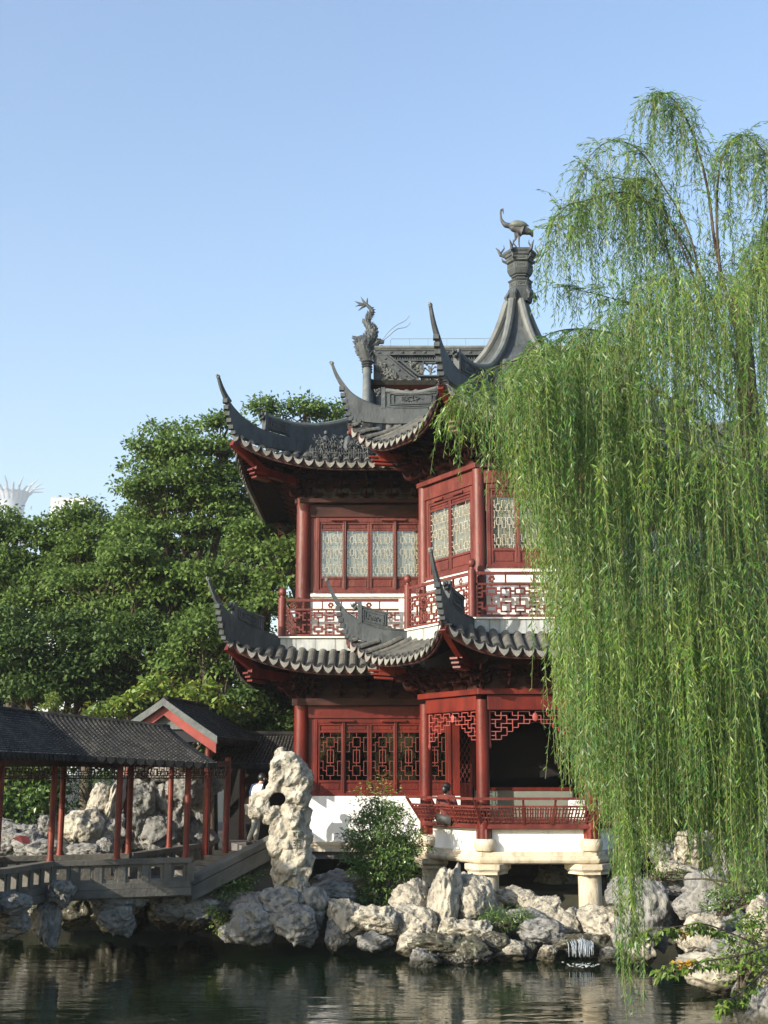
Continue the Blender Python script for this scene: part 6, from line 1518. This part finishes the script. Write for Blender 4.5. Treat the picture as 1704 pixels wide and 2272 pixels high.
# ------------------------------------------------------------ willow
WL = empty('willow_tree', (5.1, 15.9, .9), 'large weeping willow whose long green strands hang over the right half of the pavilion', 'willow')
rnd = random.Random(77); g_ = np.random.default_rng(77)
a = MB()
tr = crs([(5.15, 15.9, .3), (5.0, 15.9, 2.5), (4.75, 15.9, 5.0), tuple(PX(1655, 820, 15.8)), tuple(PX(1632, 650, 15.8))], 5)
a.tube(tr, list(np.linspace(.30, .06, len(tr))), 12); a.build('trunk', 'bark', WL, smooth=True)
BR_ = [([(1640, 760), (1590, 560), (1572, 430), (1545, 320), (1512, 245), (1475, 207), (1440, 225)], 15.6, .06),
       ([(1600, 640), (1590, 480), (1600, 360), (1640, 300), (1690, 330), (1720, 380)], 15.2, .05),
       ([(1570, 700), (1530, 520), (1470, 410), (1420, 335), (1360, 312), (1310, 345), (1288, 400)], 15.0, .04),
       ([(1560, 760), (1500, 600), (1420, 430), (1350, 395), (1305, 450), (1285, 520)], 15.8, .04),
       ([(1600, 800), (1500, 520), (1400, 430), (1300, 445), (1250, 465), (1235, 540)], 14.8, .04),
       ([(1560, 860), (1450, 700), (1350, 660), (1290, 645), (1235, 630)], 15.2, .03),
       ([(1620, 900), (1500, 800), (1380, 745), (1280, 730), (1210, 745), (1165, 790)], 15.0, .05),
       ([(1620, 980), (1480, 880), (1330, 800), (1200, 790), (1100, 815), (1035, 860), (985, 930)], 14.4, .045),
       ([(1640, 820), (1560, 620), (1480, 480), (1440, 400), (1400, 400)], 16.4, .05),
       ([(1640, 860), (1680, 650), (1700, 520), (1740, 440)], 15.6, .06),
       ([(1650, 1100), (1560, 1000), (1450, 950), (1380, 960), (1320, 1010)], 13.8, .03),
       ([(1660, 1200), (1640, 1040), (1600, 990), (1560, 1010)], 13.6, .03),
       ([(1700, 1400), (1650, 1300), (1620, 1240), (1570, 1260)], 13.7, .03),
       ([(1700, 1650), (1620, 1500), (1560, 1440), (1500, 1450)], 13.9, .03),
       ([(1660, 1120), (1560, 960), (1430, 840), (1300, 820), (1180, 850), (1110, 930)], 15.2, .04)]
a = MB(); HEADS = []
for k, (pts, Y, r) in enumerate(BR_):
    C = crs([tuple(PX(x, y, Y + (15.8 - Y) * (1 - i / (len(pts) - 1)))) for i, (x, y) in enumerate(pts)], 6)
    a.tube(C, list(np.linspace(r * .40, r * .08, len(C))), 6); HEADS.append((C, k))
a.build('limbs', 'bark', WL, smooth=True)
top = lambda x: float(np.interp(x, [1000, 1040, 1100, 1160, 1230, 1300, 1360, 1420, 1440, 1500, 1560, 1600, 1640, 1704], [930, 900, 850, 800, 765, 745, 700, 620, 600, 580, 620, 600, 560, 520]))
bot = lambda x: float(np.interp(x, [1000, 1030, 1060, 1090, 1130, 1165, 1190, 1215, 1235, 1260, 1290, 1325, 1350, 1372, 1386, 1398, 1415, 1450, 1500, 1550, 1600, 1640, 1665, 1720], [960, 990, 1040, 1130, 1190, 1240, 1330, 1520, 1740, 1790, 1810, 1850, 1930, 1980, 1990, 1980, 1920, 1860, 1870, 1950, 2010, 1980, 1850, 1890]))
SP = []; SD = []; SN = []; SL = []; tw = MB()
def strand(p, L, sway, dens=1.0, out=None, lf=.088):
    """hanging shoot: short arch then straight down, leaves in two ranks"""
    n = max(6, int(L / .12)); pts = [p]; ang = rnd.uniform(0, 6.28); o = V((math.cos(ang), math.sin(ang), 0)) if out is None else V(out)
    v = o * rnd.uniform(.15, .7) + V((0, 0, rnd.uniform(0, .45))); q = V(p); w1, w2 = rnd.uniform(0, 6), rnd.uniform(.5, 1.1)
    for i in range(n):
        k = .30 if L > .8 else .22
        v = v * (1 - k) + V((sway + .10 * math.sin(w1 + i * .35 * w2), .06 * math.cos(w1 * 1.7 + i * .3), -1.0)) * k; q = q + v.normalized() * (L / n); pts.append(q.copy())
    tw.tube(pts[::2] + ([pts[-1]] if len(pts) % 2 == 0 else []), .0024, 3, cap=False)
    lf = lf * rnd.uniform(.72, 1.15); m_ = int(L / .030 * dens)
    for i in range(m_):
        t = (i + rnd.random() * .5) / m_ * n; j = min(n - 1, int(t)); c = pts[j].lerp(pts[j + 1], t - j); d = (pts[j + 1] - pts[j]).normalized()
        a_ = rnd.uniform(0, 6.28); s = V((math.cos(a_), math.sin(a_), 0)); ld = d * .75 + s * rnd.uniform(.25, 1.0) + V((0, 0, -.15))
        SP.append(c); SD.append(ld); SN.append(V((rnd.gauss(0, 1), rnd.gauss(0, 1) - .5, rnd.gauss(0, .6) + .3))); SL.append(lf * rnd.uniform(.6, 1.25) * (1 if i < m_ * .92 else .7))
# strands from the branches
for C, k in HEADS:
    N = len(C); i0 = int(N * (.3 if k > 1 else .45))
    cnt = {0: 120, 1: 125, 2: 76, 3: 86, 4: 96, 5: 36, 6: 96, 7: 78, 8: 110, 9: 110, 10: 34, 11: 30, 12: 30, 13: 30, 14: 70}[k]
    for _ in range(cnt):
        t = i0 + (N - 1 - i0) * rnd.random() ** .8; j = min(N - 2, int(t)); p = V(C[j]).lerp(V(C[j + 1]), t - j); px = 852 + p.x / p.y * 2860
        L = rnd.uniform(.45, 1.25) if k < 5 else (rnd.uniform(.25, .6) if k == 5 else rnd.uniform(.6, 1.5)); z_lim = PX(px, bot(px) if px > 1000 else 960, p.y).z
        L = min(L, max(.3, p.z - z_lim)); strand(p, L, -.03, .9)
# the main curtain, in irregular hanging locks
count = 0
while count < 2700:
    px = rnd.uniform(1060, 1735); y0 = top(px); y1 = bot(px - 22)
    if rnd.random() > .35 + .65 * min(1, (y1 - y0) / 700): continue
    if px < 1150 and rnd.random() < .55: continue
    lock = math.sin(px * .043 + 1) * .5 + math.sin(px * .11) * .5
    lb = y1 - abs(rnd.gauss(0, 1)) * (45 + 35 * (1 - lock)) if rnd.random() < .35 else y0 + (y1 - y0) * rnd.random()
    ln = rnd.uniform(230, 620); s0 = max(y0 + rnd.uniform(-20, 60), lb - ln)
    if lb - s0 < 90: continue
    Yd = rnd.uniform(13.4, 17.2); Yd = Yd if lock > -.2 else Yd + .8
    if px < 1200: Yd = rnd.uniform(13.4, 15.2)
    if rnd.random() < .22 and px > 1330 and s0 < 900: continue
    p = PX(px, s0, Yd); L = (lb - s0) * Yd / 2860
    strand(p, L, rnd.uniform(-.03, .04), .85 + .3 * rnd.random()); count += 1
for _ in range(46):   # the long strand that nearly reaches the water
    px = 1388 + rnd.gauss(0, 7); lb = 2250 - abs(rnd.gauss(0, 1)) * 190; s0 = lb - rnd.uniform(250, 600); p = PX(px, s0, 14.0 + rnd.gauss(0, .12)); strand(p, (lb - s0) * 14 / 2860, 0, .9, out=(0, 0, 0))
for _ in range(34):
    px = rnd.choice([1225, 1300, 1440, 1500, 1555, 1610, 1640, 1250]) + rnd.gauss(0, 12); lb = bot(px) - abs(rnd.gauss(0, 40)); s0 = lb - rnd.uniform(250, 500); p = PX(px, s0, 14.3 + rnd.gauss(0, .4)); strand(p, (lb - s0) * 14.3 / 2860, 0, .8, out=(0, 0, 0))
for _ in range(420):   # upper crown fill
    px = rnd.uniform(1330, 1730); y0 = rnd.uniform(430, 800)
    p = PX(px, y0, rnd.uniform(14.6, 17.4)); strand(p, rnd.uniform(.6, 1.6), -.02, .9)
for C, k in HEADS:
    if k > 5 and k not in (8, 9): continue
    for _ in range(26):
        j = rnd.randrange(len(C) // 3, len(C) - 1); p = V(C[j]); d = V((rnd.uniform(-1, .6), rnd.uniform(-.6, .6), rnd.uniform(0, .35))).normalized(); L = rnd.uniform(.15, .45)
        e = p + d * L + V((0, 0, -L * .25)); tw.tube([p, p + d * L * .6, e], .0035, 3, cap=False)
        for i in range(int(L / .022)):
            t_ = rnd.random(); SP.append(p + d * L * t_ + V((0, 0, -L * .25 * t_ * t_))); SD.append(d * .8 + V((rnd.gauss(0, .4), rnd.gauss(0, .4), -.45))); SN.append(V((rnd.gauss(0, 1), rnd.gauss(0, 1), .4))); SL.append(rnd.uniform(.05, .09))
for _ in range(30):
    px = rnd.uniform(985, 1075); y0 = 850 + (1075 - px) * .45 + rnd.uniform(-15, 30); p = PX(px, y0, 14.3 + rnd.gauss(0, .15)); strand(p, rnd.uniform(60, 190) * 14.3 / 2860, -.05, .8)
n = len(SP)
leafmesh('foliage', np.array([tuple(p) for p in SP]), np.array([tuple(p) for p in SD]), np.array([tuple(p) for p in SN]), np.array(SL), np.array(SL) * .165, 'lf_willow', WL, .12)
tw.build('hanging_twigs', 'twig', WL)
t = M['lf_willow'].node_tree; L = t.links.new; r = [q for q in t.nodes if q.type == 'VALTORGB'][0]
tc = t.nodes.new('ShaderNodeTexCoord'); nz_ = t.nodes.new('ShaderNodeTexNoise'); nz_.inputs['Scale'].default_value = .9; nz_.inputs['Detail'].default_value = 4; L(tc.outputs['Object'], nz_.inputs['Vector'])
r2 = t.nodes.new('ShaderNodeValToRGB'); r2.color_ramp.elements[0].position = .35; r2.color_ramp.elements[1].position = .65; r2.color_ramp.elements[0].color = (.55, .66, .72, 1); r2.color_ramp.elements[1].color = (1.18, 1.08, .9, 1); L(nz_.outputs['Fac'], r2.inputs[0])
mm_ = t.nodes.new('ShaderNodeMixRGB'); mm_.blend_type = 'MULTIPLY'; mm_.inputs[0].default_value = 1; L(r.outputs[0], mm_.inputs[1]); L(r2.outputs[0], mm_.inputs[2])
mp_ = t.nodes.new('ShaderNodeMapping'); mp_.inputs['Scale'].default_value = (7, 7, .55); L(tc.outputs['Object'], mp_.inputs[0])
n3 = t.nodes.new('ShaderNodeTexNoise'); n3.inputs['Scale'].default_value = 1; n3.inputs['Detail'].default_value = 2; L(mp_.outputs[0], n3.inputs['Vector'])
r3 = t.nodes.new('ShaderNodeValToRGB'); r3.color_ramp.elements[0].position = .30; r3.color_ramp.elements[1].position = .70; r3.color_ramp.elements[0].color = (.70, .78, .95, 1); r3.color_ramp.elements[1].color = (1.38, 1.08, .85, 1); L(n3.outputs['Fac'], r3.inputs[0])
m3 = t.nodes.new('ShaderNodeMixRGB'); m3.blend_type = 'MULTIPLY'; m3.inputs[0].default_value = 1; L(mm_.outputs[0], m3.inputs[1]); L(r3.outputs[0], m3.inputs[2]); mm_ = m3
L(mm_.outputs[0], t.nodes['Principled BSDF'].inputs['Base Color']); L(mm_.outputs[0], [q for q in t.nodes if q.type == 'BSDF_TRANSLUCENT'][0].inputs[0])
print('willow leaves', n)

# ------------------------------------------------------------ unseen trees added behind the camera for window and water reflections
for i, (x, r) in enumerate(((-9, 3.2), (-2, 3.0), (5, 3.4), (12, 3.2))):
    root = empty('broadleaf_tree', (x, -15.5, .9), ['first', 'second', 'third', 'fourth'][i] + ' from the left of the unseen trees added behind the camera', 'tree', 'unseen trees added behind the camera')
    crown('crown', [((x, -15.5, 6.2), (r, 2.4, 2.6)), ((x + 1.4, -15.2, 3.4), (2.2, 1.8, 1.6)), ((x - 1.5, -15.2, 3.2), (2.2, 1.8, 1.6))], 'lf_dark', root, 300 + i, (.34, .2), 60, (.6, 1.0), .8)
    a = MB(); a.tube([(x, -15.5, .4), (x + .2, -15.5, 3), (x, -15.5, 6)], [.3, .22, .12], 8); a.build('trunk', 'bark', root, smooth=True)
# ------------------------------------------------------------ people
M['skin'] = mat('skin', (.42, .25, .17), .55)
M['hair'] = mat('black_hair', (.012, .010, .010), .45)
M['shirt'] = mat('white_and_blue_shirt', (.55, .60, .68), .85, (.62, .66, .72), 8, .1)
M['trousers'] = mat('grey_beige_trousers', (.33, .32, .26), .85, (.28, .27, .22), 8, .1)
M['navy'] = mat('navy_strap', (.02, .035, .09), .8)
M['maroon'] = mat('dark_red_jacket', (.10, .022, .02), .85)
M['shoe'] = mat('dark_shoes', (.03, .028, .025), .6)
def figure(name, loc, rz, J, shirt, trou, label, extra=None):
    root = empty(name, loc, label, 'person', rz=rz)
    S = J; nodes = []; idx = {}; E = []
    def nd(k, p, r): idx[k] = len(nodes); nodes.append((V(p), r)); return idx[k]
    nd('pel', S['pel'], (.15, .11)); nd('wai', S['wai'], (.13, .10)); nd('che', S['che'], (.155, .115)); nd('nkb', S['nkb'], .07); nd('nek', S['nek'], .052); nd('hd', S['hd'], (.078, .09)); nd('top', S['top'], .068)
    E += [(0, 1), (1, 2), (2, 3), (3, 4), (4, 5), (5, 6)]
    for s in 'lr':
        nd('sh' + s, S['sh' + s], .062); nd('el' + s, S['el' + s], .042); nd('wr' + s, S['wr' + s], .028); h = V(S['wr' + s]); d = (h - V(S['el' + s])).normalized(); sd2 = d.cross(V((0, 1, 0))).normalized() if abs(d.y) < .9 else V((1, 0, 0))
        nd('pa' + s, h + d * .06, (.036, .02)); E += [(2, idx['sh' + s]), (idx['sh' + s], idx['el' + s]), (idx['el' + s], idx['wr' + s]), (idx['wr' + s], idx['pa' + s])]
        for q in range(4):
            a1 = h + d * .10 + sd2 * (.018 * (q - 1.5)); a2 = h + d * (.145 + .012 * (q in (1, 2))) + sd2 * (.02 * (q - 1.5)) + V((.015, 0, -.01)); nd('f%s%d' % (s, q), a1, .009); nd('g%s%d' % (s, q), a2, .0075); E += [(idx['pa' + s], idx['f%s%d' % (s, q)]), (idx['f%s%d' % (s, q)], idx['g%s%d' % (s, q)])]
        nd('th' + s, h + d * .07 + sd2 * -.045, .010); E += [(idx['wr' + s], idx['th' + s])]
        nd('hi' + s, S['hi' + s], .088); nd('kn' + s, S['kn' + s], .058); nd('an' + s, S['an' + s], .038); nd('to' + s, S['to' + s], .032); E += [(0, idx['hi' + s]), (idx['hi' + s], idx['kn' + s]), (idx['kn' + s], idx['an' + s]), (idx['an' + s], idx['to' + s])]
    b = skin_body('body', nodes, E, 'skin', root, sub=1)
    hd = V(S['hd']); fw = V(S.get('fw', (1, 0, 0)))
    def cl(nm, keys, edges, mm, gr):
        ks = keys; nn = [(V(nodes[idx[k]][0]), tuple((np.array(nodes[idx[k]][1]) + gr) * np.ones(2))) for k in ks]
        return skin_body(nm, nn, [(ks.index(x), ks.index(y)) for x, y in edges], mm, root, sub=1)
    cl('shirt', ['pel', 'wai', 'che', 'shl', 'ell', 'shr', 'elr', 'nkb'], [('pel', 'wai'), ('wai', 'che'), ('che', 'shl'), ('shl', 'ell'), ('che', 'shr'), ('shr', 'elr'), ('che', 'nkb')], shirt, .014)
    cl('trousers', ['pel', 'hil', 'knl', 'anl', 'hir', 'knr', 'anr'], [('pel', 'hil'), ('hil', 'knl'), ('knl', 'anl'), ('pel', 'hir'), ('hir', 'knr'), ('knr', 'anr')], trou, .022)
    def part(nm, mb, mm): o = mb.build(nm, mm, None, smooth=True); o.parent = root; return o
    a = MB(); bk = hd - fw * .022 + V((0, 0, .035)); a.ball(bk, .108, 12, (1, .92, 1.02)); 
    if extra == 'bun': a.ball(hd - fw * .12 + V((0, 0, -.02)), .075, 10, (1, 1, 1.3))
    part('hair', a, 'hair')
    sdv = V((-fw.y, fw.x, 0)); a = MB(); a.ball(hd + fw * .098 + V((0, 0, .0)), .018, 8, (1.2, .8, 1.5))
    for s in (-1, 1): a.ball(hd + sdv * (.085 * s), .026, 8, (.6, .6, 1.1))
    part('nose_and_ears', a, 'skin')
    a = MB()
    for s in (-1, 1): a.ball(hd + fw * .083 + sdv * (.032 * s) + V((0, 0, .025)), .010, 6)
    a.box(hd + fw * .086 + V((0, 0, -.045)), (.012, .012, .006)); part('eyes_and_mouth', a, 'hair')
    for s in 'lr': a = MB(); a.tube([V(S['an' + s]) + V((-.03, 0, -.04)), V(S['an' + s]).lerp(V(S['to' + s]), .5) + V((0, 0, -.01)), V(S['to' + s])], [.045, .045, .036], 8); part('shoe', a, 'shoe')
    return root
W1 = dict(pel=(0, 0, .90), wai=(.03, 0, 1.05), che=(.10, 0, 1.27), nkb=(.15, 0, 1.41), nek=(.18, 0, 1.46), hd=(.22, 0, 1.55), top=(.215, 0, 1.61), shl=(.10, .17, 1.37), ell=(.0, .23, 1.12), wrl=(-.02, .22, .88), shr=(.10, -.17, 1.37), elr=(-.02, -.23, 1.13), wrr=(.02, -.22, .89),
          hil=(0, .09, .86), knl=(.14, .10, .50), anl=(.10, .10, .10), tol=(.24, .10, .04), hir=(0, -.09, .86), knr=(.0, -.10, .47), anr=(-.16, -.10, .10), tor=(-.03, -.10, .04))
W1z = .0
P1 = figure('person', (-3.12, 31.0, 1.92), rad(25), W1, 'shirt', 'trousers', 'person in a white-blue shirt and pale trousers walking up the ramp behind the standing stone')
a = MB(); a.tube([(.16, .05, 1.44), (.02, .15, 1.40), (-.02, .19, 1.25), (.0, .20, 1.0)], [.03, .035, .03, .03], 6); o_ = a.build('bag_strap', 'navy'); o_.parent = P1
a = MB(); a.box((-.02, .25, .80), (.10, .05, .12)); a.ball((-.02, .25, .87), .05, 8); o_ = a.build('white_cloth', 'white', bevel=.02); tag(o_, 'small white cloth held in the hand of the walking person', 'cloth'); o_.location = (-3.12, 31.0, 1.92); o_.rotation_euler = (0, 0, rad(25))
W2 = dict(pel=(0, 0, .10), wai=(-.02, 0, .26), che=(0, 0, .48), nkb=(.02, 0, .60), nek=(.03, 0, .66), hd=(.05, 0, .76), top=(.045, 0, .83), shl=(0, .18, .56), ell=(.04, .25, .30), wrl=(.22, .18, .18), shr=(0, -.18, .56), elr=(.04, -.25, .30), wrr=(.22, -.18, .18),
          hil=(.02, .09, .09), knl=(.42, .10, .10), anl=(.44, .10, -.34), tol=(.58, .10, -.40), hir=(.02, -.09, .09), knr=(.42, -.10, .10), anr=(.44, -.10, -.34), tor=(.58, -.10, -.40))
figure('person', (1.42, 29.55, 2.50), rad(60), W2, 'maroon', 'shoe', 'dark-haired person in a dark red jacket sitting on the pavilion bench', extra='bun')

# ------------------------------------------------------------ far buildings
M['concrete'] = mat('pale_concrete', (.36, .40, .46), .8, (.33, .37, .42), .05)
M['cladding'] = mat('white_cladding', (.66, .68, .7), .7)
DF = 1600.0
FT = empty('crown_tower', (-480, DF, 0), 'distant hazy tower with a flaring petal crown at the far left edge', 'tower')
zt = PX(0, 1056, DF).z; zn = PX(0, 1130, DF).z; k0 = DF / 600; cx_ = -181 * k0
a = MB(); a.lathe((cx_, DF, 0), [(7 * k0, 0), (6.5 * k0, zn - 26), (6.0 * k0, zn), (6.6 * k0, zn + 12), (8.5 * k0, zn + 22)], 28); a.build('shaft', 'concrete', FT, smooth=True)
for k in range(20):
    t0 = 2 * PI * k / 20; d = V((math.cos(t0), math.sin(t0), 0)); c = V((cx_, DF, 0)); hi = 6 if k % 2 else 2.5
    a = MB(); a.tube([c + d * (r * k0) + V((0, 0, zn + z * k0)) for r, z in ((6.0, 4), (7.6, 7.5), (10.5, 9 + hi * .4), (14.0 if k % 2 else 15.5, 8 + hi))], [2.0, 1.8, 1.3, .4], 6); a.build('petal', 'concrete', FT)
for k in range(14):
    a = MB(); a.lathe((cx_, DF, 0), [(6.75 * k0, zn - 30 - 16 * k), (6.75 * k0, zn - 22 - 16 * k)], 28); a.build('window_band', 'gband', FT)
DB = 1500.0; k1 = DB / 500
FB = empty('white_tower_block', (-375, DB, 0), 'distant plain white block with a rounded grey end rising behind the left trees', 'building')
p_ = PX(113, 1105, DB); q_ = PX(200, 1105, DB)
a = MB(); a.b2((p_.x, DB, 0), (q_.x, DB + 45, p_.z)); a.build('wall', 'cladding', FB)
a = MB(); a.lathe((q_.x - .6, DB + 21, 0), [(4.6 * k1, 0), (4.6 * k1, p_.z - 12), (4.0 * k1, p_.z - 5), (2.6 * k1, p_.z - 1.5), (1.5, p_.z - .2)], 24); a.build('rounded_end', 'concrete', FB, smooth=True)
a = MB(); a.b2((p_.x, DB - .3, p_.z), (q_.x, DB + 45, p_.z + 1.5)); a.build('parapet', 'concrete', FB)
for o in (BR, BR2): bpy.data.objects.remove(o)
# ------------------------------------------------------------ air
a = MB(); a.b2((-640, -24, -2.5), (640, 1700, 385))
hm = bpy.data.materials.new('haze'); hm.use_nodes = True; t = hm.node_tree; t.nodes.remove(t.nodes['Principled BSDF'])
pv = t.nodes.new('ShaderNodeVolumePrincipled'); pv.inputs['Color'].default_value = (.86, .93, 1, 1); pv.inputs['Density'].default_value = .0003; pv.inputs['Anisotropy'].default_value = .1
t.links.new(pv.outputs[0], t.nodes['Material Output'].inputs['Volume'])
tag(a.build('haze', hm), 'pale morning haze over the distance', kind='stuff')
